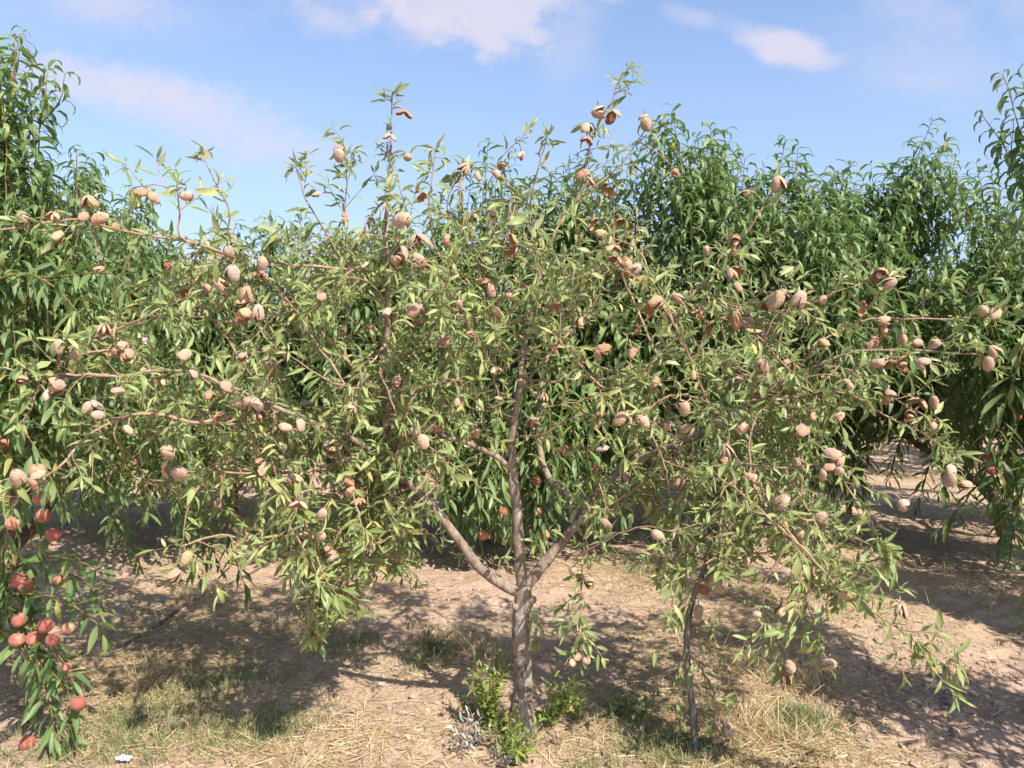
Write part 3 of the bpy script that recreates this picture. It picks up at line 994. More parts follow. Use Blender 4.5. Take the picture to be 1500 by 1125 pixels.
frr = np.random.default_rng(3)
VAR = {}
for kd in 'caod':
    VAR[kd] = []
    for _ in range(5):
        h, mats, n = make_fruit(kd, frr)
        VAR[kd].append((h, h.mesh("almond_hull", mats), mats, n, n.mesh("nut", [M['nut']]) if n else None))
rest, rest_n = MB(), MB()
from mathutils import Euler, Matrix
for kx, (c, n, size, kd, li) in enumerate(spots):
    vi = int(frr.integers(0, 5))
    h, hm, mats, nb_, nm = VAR[kd][vi]
    if kd == 'd':
        size *= .85
    elif kd == 'o':
        size *= .95
    e = Euler((frr.normal(0, .75), frr.normal(0, .75), frr.uniform(0, 6.28)))
    R = np.array(e.to_matrix())
    org = c - R @ np.array([0, 0, -.5 * size])
    if kx < 100:
        o = bpy.data.objects.new("almond_hull", hm)
        COL.objects.link(o)
        o.parent = almond
        o.location = org - base
        o.rotation_euler = e
        o.scale = (size,) * 3
        if nm:
            o2 = bpy.data.objects.new("nut", nm)
            COL.objects.link(o2)
            o2.parent = o
    else:
        for src, dst in ((h, rest), (nb_, rest_n)):
            if src is None: continue
            v = np.concatenate(src.v) @ (R * size).T + org
            q4 = np.concatenate(src.f4); m4 = np.concatenate(src.m4)
            mm = np.where(m4 == 1, 2, 1 if kd == 'd' else 0) if src is h else m4
            dst.v.append(v.astype(np.float32)); dst.att.append(np.concatenate(src.att))
            dst.f4.append(q4 + dst.n); dst.m4.append(mm.astype(np.int32)); dst.n += len(v)
o = rest.build("almond_hulls", [M['hull'], M['hull_dry'], M['hull_in']], almond, origin=base)
o["kind"] = "stuff"
rest_n.build("nuts", M['nut'], o, origin=None).location = (0, 0, 0)
for vtx in (bpy.data.objects["nuts"],):
    me = vtx.data
    co = np.empty(len(me.vertices) * 3, np.float32); me.vertices.foreach_get("co", co)
    me.vertices.foreach_set("co", (co.reshape(-1, 3) - base.astype(np.float32)).ravel())
    me.update()

# ------------------------------------------------------------------ slim second stem with hulls (right of the almond trunk)
sb = on_ground(G(1019, 1100))
sap = empty("almond_sapling", sb)
tag(sap, "slender dark leaning almond stem with few leaves, right of the pale trunk", "sapling")
ys = sb[1]
st = smooth_path([sb + [0, 0, -.03], PY(1014, 1040, ys), PY(1006, 960, ys), PY(1010, 905, ys), PY(1024, 855, ys), PY(1042, 800, ys), PY(1056, 755, ys - .02)], .02, .0012)
mb = MB(); tube(mb, st, [.016, .014, .015, .012, .011, .008, .005], 9, .06)
mb.build("stem", M['grey_bark'], sap, origin=sb)
TW.append(MB()); LV.append(Leaves())
for (px, py, dx, dz, L) in ((1008, 915, -.6, .5, .12), (1010, 935, .6, -.2, .14), (1010, 960, .5, -.6, .2), (1026, 850, -.7, -.4, .16), (1035, 820, .7, .2, .12), (1045, 790, -.5, .5, .12), (1056, 755, .1, .9, .14), (1008, 950, -.5, -.5, .1), (1012, 990, .6, -.5, .14), (1016, 1040, .6, -.3, .1), (1004, 950, -.7, .1, .14), (1008, 925, .3, .5, .16), (1018, 880, -.6, -.1, .15), (1022, 865, .5, .5, .14), (1012, 975, -.4, -.8, .16), (1030, 840, -.8, .2, .15), (1050, 775, .8, .1, .14)):
    leafy_twig(3, PY(px, py, ys), np.array([dx, -.4, dz]), L, rng, 4, .0022, -.5)
LV[3].emit(fm := MB(), PROF_ALMOND, None, .12)
fm.build("foliage", M['almond_leaf'], sap, origin=sb)
for (px, py, s, kd) in ((1050, 853, 32, 'o'), (1028, 863, 24, 'd'), (1050, 825, 20, 'c'), (1023, 897, 22, 'c'), (1033, 917, 22, 'a'), (992, 920, 20, 'c'), (1053, 1082, 24, 'c'), (1066, 1070, 27, 'a'), (1046, 1066, 18, 'd')):
    c = PY(px, py, ys - .03); size = s * ys / F
    h, hm, mats, nb_, nm = VAR[kd][int(frr.integers(0, 5))]
    e = Euler((frr.normal(0, .6), frr.normal(0, .6), frr.uniform(0, 6.28)))
    org = c + np.array(e.to_matrix()) @ np.array([0, 0, .5 * size])
    o = bpy.data.objects.new("almond_hull", hm); COL.objects.link(o); o.parent = sap
    o.location = org - sb; o.rotation_euler = e; o.scale = (size,) * 3
    if nm:
        o2 = bpy.data.objects.new("nut", nm); COL.objects.link(o2); o2.parent = o
    near = st[np.argmin(np.linalg.norm(st - org, axis=1))] if py < 1000 else PY(1030, 985, ys)
    tube(TW[3], smooth_path([near, (near + org) / 2 + [0.01, 0, .02], org], .015), [.0028, .0018], 5)
tube(TW[3], smooth_path([PY(1012, 960, ys), PY(1030, 985, ys), PY(1040, 1040, ys), PY(1053, 1068, ys - .03)], .015), [.003, .0018], 5)
TW[3].build("twigs", M['almond_twig'], sap, origin=sb)


# ------------------------------------------------------------------ peach trees
def make_peach(r):
    nu, nv = 15, 18
    th = np.linspace(0, np.pi, nu); ph = np.linspace(0, 2 * np.pi, nv, endpoint=False)
    TT, PP = np.meshgrid(th, ph, indexing='ij')
    R = .5 * (1 - .09 * np.exp(-(np.minimum(PP, 2 * np.pi - PP) / .3) ** 2) * np.sin(TT))
    dip = .5 - .13 * np.exp(-(TT / .42) ** 2)
    x, y, z = R * np.sin(TT) * np.cos(PP), R * np.sin(TT) * np.sin(PP), np.cos(TT) * np.minimum(R, dip) * .95
    i, j = np.meshgrid(np.arange(nu - 1), np.arange(nv), indexing='ij'); j2 = (j + 1) % nv
    q = np.stack([i * nv + j, (i + 1) * nv + j, (i + 1) * nv + j2, i * nv + j2], -1).reshape(-1, 4)
    m = MB(); m.add(np.stack([x, y, z], -1).reshape(-1, 3), q)
    tube(m, np.array([[0, 0, .36], [.02, 0, .46], [.02, 0, .54]]), [.04, .035, .03], 6)
    return m.mesh("peach", [M['peach']])


PEACH = make_peach(rng)


def add_leaf(lv, o, d, r, curl, L, up=None):
    lv.add(o, d, UPV + r.normal(0, .22, 3) if up is None else up, L, L * r.uniform(.17, .225), curl, r.uniform(.12, .5))


def peach_shoot(lv, pts, r, L0=.135, space=.022, hang=False, bare=.12):
    seg = np.linalg.norm(np.diff(pts, axis=0), axis=1)
    s = np.concatenate([[0], np.cumsum(seg)])
    T = nrm(np.gradient(pts, axis=0))
    ph = r.uniform(0, 6)
    pos = s[-1] * bare
    while pos < s[-1]:
        ix = min(int(np.searchsorted(s, pos)), len(pts) - 1)
        t = T[ix]; fr = pos / s[-1]
        a = nrm(np.cross(t, [.3, .2, .9] if abs(t[2]) < .9 else [1, 0, 0])); b = np.cross(t, a)
        ph += 2.4 + r.normal(0, .25)
        rd = a * math.cos(ph) + b * math.sin(ph)
        an = r.uniform(.95, 1.5) if fr < .93 else r.uniform(.4, 1.0)
        d = nrm(t * math.cos(an) + rd * math.sin(an))
        L = L0 * r.uniform(.72, 1.15) * (1 if fr < .93 else r.uniform(.5, .95))
        if hang:
            d = nrm(d + [0, 0, -.35])
            add_leaf(lv, pts[ix], d, r, r.uniform(.2, 1.0), L)
        else:
            add_leaf(lv, pts[ix], d, r, r.uniform(1.6, 3.3), L)
        pos += space * r.uniform(.6, 1.4)


_fr = np.random.default_rng(99)


def fill(x0, x1, step, y0, y1, a, b_):
    return [(x + _fr.normal(0, 8), _fr.uniform(y0, y1), _fr.uniform(a, b_)) for x in np.arange(x0, x1, step)]


def hangers(x0, x1, step, y0, y1, drop, a, b_):
    out = []
    for x in np.arange(x0, x1, step):
        x = x + _fr.normal(0, 10); y = _fr.uniform(y0, y1); Yh = _fr.uniform(a, b_); dx = _fr.normal(0, 18); dr = drop * _fr.uniform(.6, 1.1)
        out.append([(x, y, Yh), (x + dx * .5, y + dr * .4, Yh - .08), (x + dx, y + dr, Yh - .1)])
    return out


def peach_tree(b, height, radius, seed, tops=(), boughs=(), fruits=(), nsh=110, prof=PROF_PEACH, L0=.17, lean=(0, 0), random_fruit=0, low=.3, label="", group="peach trees of the orchard rows", trunk_r=.055, space=.022):
    r = np.random.default_rng(seed)
    b = on_ground(b)
    root = empty("peach_tree", b)
    tag(root, label, "peach tree", group)
    tz = r.uniform(.42, .58)
    tp = np.array([lean[0], lean[1], tz])
    tpts = smooth_path([[0, 0, -.06], tp * .5 + [r.normal(0, .02), 0, 0], tp], .03, .002, r)
    mb = MB(); tube(mb, tpts, [trunk_r * 1.35, trunk_r, trunk_r * .95], 12, .05, r)
    mb.build("trunk", M['peach_bark'], root)
    lv, tw = Leaves(), MB()
    wood, shoots = [], []
    nl = int(r.integers(4, 6)); a0 = r.uniform(0, 6)
    for q_ in range(nl):
        az = a0 + q_ * 2 * np.pi / nl + r.normal(0, .2)
        out = np.array([math.cos(az), math.sin(az), 0])
        end = tp + out * radius * r.uniform(.6, .8) + [0, 0, (height - tz) * r.uniform(.45, .62)]
        mid_ = tp + out * radius * .42 + [0, 0, (height - tz) * .2] + r.normal(0, .05, 3)
        p = smooth_path([tp - [0, 0, .05], mid_, end], .04, .003, r)
        lm = MB(); tube(lm, p, [trunk_r * .62, trunk_r * .42, trunk_r * .2], 8, .05, r)
        lm.build("limb", M['peach_bark'], root)
        wood.append(p)
        for _ in range(6):
            t = r.uniform(.35, 1)
            s = p[int(t * (len(p) - 1))]
            az2 = az + r.normal(0, .9)
            e = s + np.array([math.cos(az2), math.sin(az2), 0]) * r.uniform(.2, .45) * radius + [0, 0, r.uniform(-.25, .35)]
            pp = smooth_path([s, (s + e) / 2 + [0, 0, .06], e], .04, .003, r)
            tube(tw, pp, [.011, .006], 6)
            wood.append(pp)
    W = np.vstack([w[len(w) // 4:] for w in wood])
    for (px, py, Yt) in tops:
        e = PY(px, py, Yt) - b
        cand = W[W[:, 2] < e[2] - .35]
        if len(cand) == 0: cand = W
        s = cand[np.argmin(np.hypot(cand[:, 0] - e[0], cand[:, 1] - e[1]) + .25 * np.abs(cand[:, 2] - (e[2] - 1.0)))]
        pp = smooth_path([s, s * .45 + e * .55 + r.normal(0, .04, 3) + [(e[0] - s[0]) * .2, 0, 0], e], .03, .002, r)
        tube(tw, pp, [.007, .002], 5)
        peach_shoot(lv, pp, r, L0 * 1.05, space * .85)
        shoots.append(pp)
        for _ in range(5):      # side shoots that make each spire bushy
            t = r.uniform(.2, .8)
            s2 = pp[int(t * (len(pp) - 1))]
            hh = e[2] - s2[2]
            az = r.uniform(0, 6.28)
            e2 = s2 + np.array([math.cos(az), math.sin(az), 0]) * r.uniform(.1, .28) + [0, 0, min(hh - .05, r.uniform(.2, .55))]
            p2 = smooth_path([s2, (s2 + e2) / 2 + np.array([math.cos(az), math.sin(az), -.3]) * .05, e2], .03, .002, r)
            tube(tw, p2, [.004, .0016], 5)
            peach_shoot(lv, p2, r, L0, space, False, .05)
            shoots.append(p2)
    for pth in boughs:
        pp = smooth_path(np.array([PY(*c) for c in pth]) - b, .03, .002, r)
        near = W[np.argmin(np.linalg.norm(W - pp[0], axis=1))]
        if np.linalg.norm(near - pp[0]) > .05:
            pp = np.vstack([smooth_path([near, pp[0] * .6 + near * .4 + [0, 0, .05], pp[0]], .03)[:-1], pp])
        tube(tw, pp, [.008, .002], 5)
        peach_shoot(lv, pp, r, L0, space * .9, True, .3)
        shoots.append(pp)
    for _ in range(int(nsh * 2.2)):
        s = W[int(r.integers(0, len(W)))]
        hz = math.hypot(s[0], s[1]) / radius
        outd = nrm(np.array([s[0], s[1], 0]) + r.normal(0, .25, 3) * [1, 1, 0])
        top_h = height * (1 - .12 * hz) * r.uniform(.84, .97)
        if r.random() < .62 or s[2] > height * .62:
            L = min(r.uniform(.35, .95), max(.22, top_h - s[2]))
            d = nrm(UPV + outd * r.uniform(0, .55) * (1 if hz > .3 else -.2) + r.normal(0, .15, 3))
            pp = smooth_path([s, s + d * L * .5 + r.normal(0, .02, 3), s + nrm(d + [0, 0, .3]) * L], .03, .002, r)
            hang = False
        else:
            L = r.uniform(.35, .75)
            drop = min(L * r.uniform(.3, 1.1), max(.0, s[2] - low))
            pp = smooth_path([s, s + outd * L * .45 + [0, 0, .05], s + outd * L * .75 + [0, 0, -drop]], .03, .002, r)
            hang = True
        tube(tw, pp, [.0055, .0018], 5)
        peach_shoot(lv, pp, r, L0, space, hang)
        shoots.append(pp)
    tw.build("twigs", M['peach_twig'], root)["kind"] = "stuff"
    fm = MB(); lv.emit(fm, prof, None, .10, r)
    fm.build("foliage", M['peach_leaf'], root)
    S = np.vstack(shoots)
    SPX = project(S + b)
    fl = []
    for (px, py, s) in fruits:
        dd = np.hypot(SPX[:, 0] - px, SPX[:, 1] - py) + 25 * (S[:, 1] - S[:, 1].min())
        jx = int(np.argmin(dd))
        yd = S[jx, 1] + b[1] - .06
        fl.append((PY(px, py, yd) - b, s * yd / F))
    for _ in range(random_fruit):
        jx = int(r.integers(0, len(S)))
        if S[jx][2] > height * .7: continue
        fl.append((S[jx] + r.normal(0, .02, 3) + [0, 0, -.045], r.uniform(.058, .072)))
    for c, s in fl:
        o = bpy.data.objects.new("peach", PEACH); COL.objects.link(o); o.parent = root
        o.location = c; o.scale = (s,) * 3
        o.rotation_euler = (r.normal(0, .35), r.normal(0, .35), r.uniform(0, 6.28))
    print("peach leaves", len(lv.rows))
    return root


def copy_tree(root):
    c = root.copy(); COL.objects.link(c)
    for ch in list(root.children):
        d = ch.copy(); COL.objects.link(d); d.parent = c
    return c


# near trees, partly outside the frame on both sides
peach_tree(np.array([-2.62, 3.55, 0]), 2.95, .82, 21,
           tops=[(28, 55, 3.35), (70, 105, 3.4), (-10, 70, 3.4), (45, 150, 3.3), (10, 200, 3.2), (75, 250, 3.5), (-30, 40, 3.5), (35, 300, 3.1)],
           boughs=[[(-40, 880, 3.2), (30, 828, 3.1), (90, 815, 3.05), (150, 838, 3.0)], [(-30, 850, 3.2), (60, 822, 3.1), (140, 860, 3.1), (150, 880, 3.1)],
                   [(20, 870, 3.0), (85, 878, 2.95), (130, 905, 2.95), (160, 935, 2.95)], [(10, 900, 3.0), (70, 945, 2.9), (100, 985, 2.9), (115, 1020, 2.9)],
                   [(0, 920, 3.0), (40, 960, 2.9), (60, 1000, 2.9), (50, 1030, 2.9)], [(40, 950, 2.95), (95, 1010, 2.9), (100, 1060, 2.88), (92, 1095, 2.88)], [(60, 960, 2.95), (75, 1040, 2.9), (80, 1080, 2.86)],
                   [(-30, 420, 3.0), (40, 400, 2.95), (100, 440, 2.9), (120, 480, 2.9)], [(-30, 400, 3.1), (80, 405, 3.05), (160, 400, 3.0), (205, 440, 3.0)], [(-30, 600, 3.0), (30, 620, 2.9), (70, 680, 2.9), (90, 740, 2.9)],
                   [(-30, 560, 3.1), (50, 560, 3.1), (110, 620, 3.1), (130, 690, 3.1)], [(-20, 640, 3.1), (20, 680, 3.0), (45, 740, 3.0), (60, 790, 3.0)], [(-30, 480, 3.3), (60, 470, 3.3), (130, 520, 3.3), (150, 590, 3.3)], [(-20, 700, 3.3), (60, 690, 3.3), (130, 690, 3.3), (180, 725, 3.3)],
                   [(-40, 330, 3.2), (10, 320, 3.1), (50, 350, 3.1), (70, 400, 3.1)], [(-40, 250, 3.3), (10, 260, 3.2), (30, 320, 3.2)]],
           fruits=[(28, 850, 25), (38, 858, 22), (28, 908, 22), (67, 916, 23), (25, 937, 22), (50, 935, 24), (78, 937, 21), (115, 1030, 22), (97, 977, 14), (18, 767, 20), (63, 755, 22), (78, 783, 22), (87, 850, 18), (5, 650, 20), (55, 690, 24), (60, 730, 22), (100, 920, 18)],
           nsh=58, L0=.118, low=.35, space=.017, label="tall peach tree at the left edge with orange red peaches on its low drooping boughs", lean=(.15, .05))
peach_tree(np.array([3.6, 2.4, 0]), 3.0, 1.42, 24,
           tops=[(1468, 108, 3.75), (1500, 125, 3.7), (1440, 170, 3.8), (1485, 220, 3.7), (1520, 90, 3.6), (1462, 300, 3.75)],
           nsh=260, L0=.135, low=.5, label="tall dark peach tree at the right edge, its leaning shoot standing above its neighbours")

# the first full row behind the almond tree
ROWG = "peach trees in the row right behind the almond tree"
peach_tree(G(20, 785), 2.9, 1.15, 31, tops=[(100, 226, 5.9), (125, 262, 5.9), (70, 270, 5.8), (150, 300, 5.9), (60, 330, 5.8)] + fill(20, 210, 22, 330, 440, 5.2, 6.5), nsh=120, random_fruit=14, prof=PROF_FAR, label="peach tree of the back row whose top rises beside the tallest left shoots", group=ROWG)
peach_tree(G(340, 787), 2.55, 1.3, 32, tops=[(395, 310, 5.7), (440, 312, 5.7), (345, 325, 5.8), (250, 345, 5.8), (480, 330, 5.8), (300, 345, 5.7), (420, 340, 5.4)] + fill(200, 560, 24, 335, 440, 5.1, 6.6), nsh=150, fruits=[(320, 702, 15), (240, 668, 15), (213, 650, 13), (195, 681, 14), (120, 391, 14), (247, 390, 14), (505, 620, 16), (522, 612, 14), (512, 638, 14), (535, 633, 14), (545, 472, 12), (537, 525, 14)], random_fruit=5, prof=PROF_FAR, low=.35, boughs=hangers(260, 580, 12, 440, 610, 120, 5.2, 6.3),
           label="low peach tree with slim pale trunk behind the left side of the almond crown", group=ROWG)
peach_tree(G(720, 792), 2.85, 1.3, 33, tops=[(715, 210, 5.6), (690, 255, 5.6), (745, 235, 5.7), (620, 325, 5.7), (585, 330, 5.7), (805, 255, 5.8), (850, 260, 5.7), (660, 300, 5.6)] + fill(690, 920, 19, 225, 350, 5.3, 5.9) + fill(590, 900, 22, 290, 430, 5.1, 6.6), nsh=170, fruits=[(697, 637, 18), (708, 783, 18), (797, 783, 17), (737, 750, 14), (825, 660, 18), (870, 685, 16), (593, 615, 13), (670, 600, 13), (785, 705, 14)], random_fruit=6, prof=PROF_FAR, low=.15,
           boughs=[[(690, 640, 5.3), (700, 700, 5.25), (700, 770, 5.2)], [(730, 640, 5.3), (725, 720, 5.2), (730, 780, 5.2)], [(660, 650, 5.4), (680, 710, 5.3), (680, 780, 5.3)], [(790, 660, 5.4), (795, 720, 5.4), (790, 790, 5.4)], [(770, 640, 5.3), (780, 700, 5.3), (785, 760, 5.3)]] + hangers(590, 920, 11, 440, 620, 130, 5.1, 6.2) + hangers(672, 750, 6, 600, 670, 135, 5.1, 5.8) + hangers(768, 812, 7, 620, 670, 130, 5.1, 5.7) + hangers(775, 870, 12, 560, 640, 120, 5.2, 6.0),
           label="peach tree straight behind the almond trunk with shaded foliage hanging to the ground", group=ROWG)
peach_tree(G(1060, 784), 3.1, 1.45, 34, tops=[(985, 158, 5.5), (1062, 192, 5.6), (1020, 196, 5.6), (935, 235, 5.6), (1150, 203, 5.7), (1120, 255, 5.6), (1175, 262, 5.8), (1090, 230, 5.6), (960, 200, 5.5), (1000, 220, 5.3)] + fill(930, 1180, 22, 175, 330, 5.3, 5.9) + fill(930, 1200, 20, 240, 400, 5.1, 6.6), nsh=180, fruits=[(937, 693, 15), (933, 552, 16), (922, 542, 14)], random_fruit=5, prof=PROF_FAR, low=.3, boughs=hangers(920, 1220, 13, 400, 540, 120, 5.2, 6.3),
           label="tallest peach tree of the back row, right of centre behind the almond crown", group=ROWG)
peach_tree(G(1478, 786), 2.95, 1.65, 35, tops=[(1365, 177, 5.7), (1300, 250, 5.7), (1245, 243, 5.8), (1400, 232, 5.7), (1215, 300, 5.9), (1340, 250, 5.6), (1430, 240, 5.6), (1275, 280, 5.7), (1385, 210, 5.7), (1230, 360, 5.6), (1260, 330, 5.4), (1200, 350, 5.8)] + fill(1330, 1405, 13, 190, 260, 5.4, 5.9) + fill(1225, 1330, 17, 250, 350, 5.4, 6.0) + fill(1400, 1500, 17, 235, 340, 5.4, 6.0) + fill(1205, 1500, 17, 265, 420, 5.1, 6.6) + fill(1215, 1500, 30, 420, 520, 5.0, 6.4), nsh=210, fruits=[(1438, 665, 15), (1449, 669, 15), (1452, 690, 12), (1490, 610, 12)], random_fruit=5, prof=PROF_FAR, low=.12,
           boughs=[[(1460, 650, 5.4), (1440, 700, 5.3), (1400, 750, 5.2), (1372, 780, 5.2)], [(1500, 600, 5.1), (1470, 660, 5.0), (1450, 740, 5.0)], [(1500, 700, 5.0), (1490, 760, 4.95), (1480, 820, 4.95)], [(1520, 640, 5.0), (1500, 700, 5.0), (1470, 800, 5.0)]] + hangers(1220, 1400, 10, 400, 500, 100, 5.2, 6.5) + hangers(1390, 1510, 13, 420, 540, 110, 5.2, 6.5) + hangers(1425, 1510, 17, 580, 690, 110, 5.2, 6.0),
           label="peach tree of the back row with leaning dark trunk at the right edge", group=ROWG, lean=(-.2, 0))

# farther rows: copies of two trees
FARL = "peach tree in the farther rows glimpsed through gaps in the back row"
FARG = "peach trees in the farther rows"
protos = [peach_tree(np.array([-1.2, 9.6, 0]), 2.7, 1.35, 41, nsh=130, prof=PROF_FAR, low=.5, label=FARL, group=FARG, space=.03),
          peach_tree(np.array([3.3, 9.7, 0]), 2.9, 1.4, 42, nsh=130, prof=PROF_FAR, low=.5, label=FARL, group=FARG, space=.03)]
kx = 0
for yy_ in (9.6, 12.9, 16.2):
    for xx_ in np.arange(-7.8, 8.4, 2.25) * (1 if yy_ < 10 else 1.25):
        if yy_ < 10 and (abs(xx_ + 1.2) < .5 or abs(xx_ - 3.3) < .4):
            continue
        c = copy_tree(protos[kx % 2]); kx += 1
        p = on_ground(np.array([xx_ + rng.normal(0, .12), yy_ + rng.normal(0, .1)]))
        c.location = p
        c.rotation_euler = (0, 0, rng.uniform(0, 6.28))
        c.scale = (1, 1, rng.uniform(.93, 1.05))

# ------------------------------------------------------------------ ground cover
def scatter(patches, n, r, floor=0.0, area=(-3.6, 3.6, 2.6, 8.5)):
    """positions: gaussian patches (px, py, radius m, weight) plus an even floor share"""
    out = []
    w = np.array([p[3] for p in patches], float); w /= w.sum()
    cs = np.array([G(p[0], p[1])[:2] for p in patches]); rs = np.array([p[2] for p in patches])
    k_ = r.choice(len(patches), int(n * (1 - floor)), p=w)
    out.append(cs[k_] + r.normal(0, 1, (len(k_), 2)) * rs[k_][:, None] * [1.0, .8])
    m = int(n * floor)
    if m:
        out.append(np.stack([r.uniform(area[0], area[1], m), r.uniform(area[2], area[3], m)], 1))
    P = np.vstack(out)
    return P[P[:, 1] > 2.55]


def blades(P, r, Lr, wr, lie, curl, clump=0.0):
    n = len(P)
    az = r.uniform(0, 2 * np.pi, n)
    el = r.uniform(lie[0], lie[1], n)
    D = np.stack([np.cos(az) * np.cos(el), np.sin(az) * np.cos(el), np.sin(el)], 1)
    O = np.concatenate([P, (ground_z(P[:, 0], P[:, 1]) + r.uniform(-.002, .006, n))[:, None]], 1)
    L = r.uniform(*Lr, n)
    Up = np.stack([r.normal(0, .3, n), r.normal(0, .3, n), np.ones(n)], 1)
    return np.concatenate([O, D, Up, L[:, None], r.uniform(*wr, n)[:, None], r.uniform(*curl, n)[:, None], r.uniform(0, .4, n)[:, None]], 1)


r = np.random.default_rng(8)
straw_patches = [(240, 960, .30, 1.4), (300, 900, .3, 1), (180, 1000, .2, 1), (330, 1090, .3, 1), (430, 1100, .25, .8), (420, 800, .5, 1.6), (540, 790, .4, 1), (1060, 920, .35, 1.5), (1100, 1040, .3, 1.6), (1000, 1000, .25, .9), (1200, 1100, .25, .8), (1360, 700, .4, .9), (1400, 780, .35, .8), (960, 850, .3, .9), (600, 860, .25, .4), (830, 830, .3, .6), (130, 780, .5, .8), (560, 1090, .2, .35), (700, 1000, .25, .3), (1350, 900, .4, .4), (1060, 1110, .2, .9), (480, 960, .3, .5), (90, 1000, .2, .6)]
A = blades(scatter(straw_patches + [(1080, 1080, .3, 1.6), (1000, 940, .3, .8), (1130, 880, .25, .9), (350, 960, .35, .9), (150, 1050, .25, .9), (870, 1090, .2, .5)], 60000, r, .14), r, (.03, .13), (.0016, .004), (-.05, .22), (-.4, .6))
# standing dead tussocks
A2 = blades(scatter([(1120, 980, .10, 1), (1170, 1000, .10, 1), (460, 930, .10, .7), (700, 950, .12, .8), (640, 935, .10, .5), (1000, 800, .25, 1), (350, 770, .2, .8), (440, 760, .25, .8), (280, 780, .2, .5), (1420, 860, .25, .6), (300, 880, .1, .5), (1090, 1070, .12, 1.2), (230, 1000, .1, .8)], 5200, r), r, (.05, .16), (.0016, .0035), (.35, 1.3), (0, 1.0))
mb = MB(); Leaves().emit(mb, PROF_BLADE, np.vstack([A, A2]), 0, r)
o = mb.build("dry_straw", M['straw'])
tag(o, "dry yellow straw and dead grass lying over the bare soil", "straw", kind='stuff')
GN = 9000
grass_patches = [(250, 1025, .13, 1.6), (310, 1000, .13, .9), (215, 1085, .14, 1.3), (330, 1075, .16, 1.2), (390, 1050, .14, .9), (120, 1110, .15, .8), (415, 1055, .08, .5), (915, 1040, .08, 1.0), (950, 1085, .10, .8), (1168, 1052, .055, 2.2), (1190, 1080, .1, .6), (1015, 1105, .10, 1.1), (640, 955, .12, .7), (610, 975, .08, .4), (935, 840, .08, .6), (365, 990, .10, .4), (500, 955, .1, .4), (290, 800, .3, .5), (1440, 870, .2, .3), (40, 1100, .15, .6), (985, 1110, .1, .6), (870, 1120, .06, .3), (530, 940, .05, .5), (180, 1060, .1, .7)]
A = blades(scatter(grass_patches, GN, r, .03), r, (.025, .085), (.0018, .0042), (.35, 1.4), (0, 1.1))
mb = MB(); Leaves().emit(mb, PROF_BLADE, A, 0, r)
o = mb.build("grass", M['grass'])
tag(o, "thin patches of short green grass on the orchard floor", "grass", kind='stuff')


def clods(P, sizes, r):
    mb = MB()
    t = (1 + 5 ** .5) / 2
    ico = nrm(np.array([[-1, t, 0], [1, t, 0], [-1, -t, 0], [1, -t, 0], [0, -1, t], [0, 1, t], [0, -1, -t], [0, 1, -t], [t, 0, -1], [t, 0, 1], [-t, 0, -1], [-t, 0, 1]], float))
    fc = np.array([[0, 11, 5], [0, 5, 1], [0, 1, 7], [0, 7, 10], [0, 10, 11], [1, 5, 9], [5, 11, 4], [11, 10, 2], [10, 7, 6], [7, 1, 8], [3, 9, 4], [3, 4, 2], [3, 2, 6], [3, 6, 8], [3, 8, 9], [4, 9, 5], [2, 4, 11], [6, 2, 10], [8, 6, 7], [9, 8, 1]])
    n = len(P)
    S = sizes[:, None, None] * np.concatenate([r.uniform(.7, 1.3, (n, 1, 2)), r.uniform(.4, .75, (n, 1, 1))], 2)
    V = ico[None] * r.uniform(.75, 1.2, (n, 12, 1)) * S
    a = r.uniform(0, 6.28, n)
    x, y = V[..., 0] * np.cos(a)[:, None] - V[..., 1] * np.sin(a)[:, None], V[..., 0] * np.sin(a)[:, None] + V[..., 1] * np.cos(a)[:, None]
    z = V[..., 2] + ground_z(P[:, 0], P[:, 1])[:, None] + sizes[:, None] * .15
    V = np.stack([x + P[:, 0:1], y + P[:, 1:2], z], -1)
    F_ = (np.arange(n) * 12)[:, None, None] + fc[None]
    mb.add(V.reshape(-1, 3), None, F_.reshape(-1, 3))
    return mb


P = scatter([(1350, 1050, .4, 1.5), (1280, 980, .35, 1), (1420, 1000, .4, 1), (620, 1050, .4, .6), (560, 880, .5, .5), (900, 950, .4, .5)], 9500, r, .55)
sz = np.minimum(.002 + r.exponential(.0048, len(P)), .03)
o = clods(P, sz, r).build("soil_clods", M['ground'], smooth=False)
tag(o, "loose clods and crumbs of pale soil strewn over the ground", "soil clods", kind='stuff')

# fallen leaves and hull bits lie about under the trees
P = scatter([(760, 1000, .7, 1), (300, 900, .6, 1), (1150, 950, .7, 1), (600, 800, .8, 1)], 1900, r, .35)
A = blades(P, r, (.03, .07), (.009, .016), (-.05, .3), (-.5, 1.2))
mb = MB(); Leaves().emit(mb, PROF_ALMOND, A, .2, r)
o = mb.build("fallen_leaves", M['straw'])
tag(o, "dry fallen leaves scattered on the soil under the trees", "fallen leaves", kind='stuff')


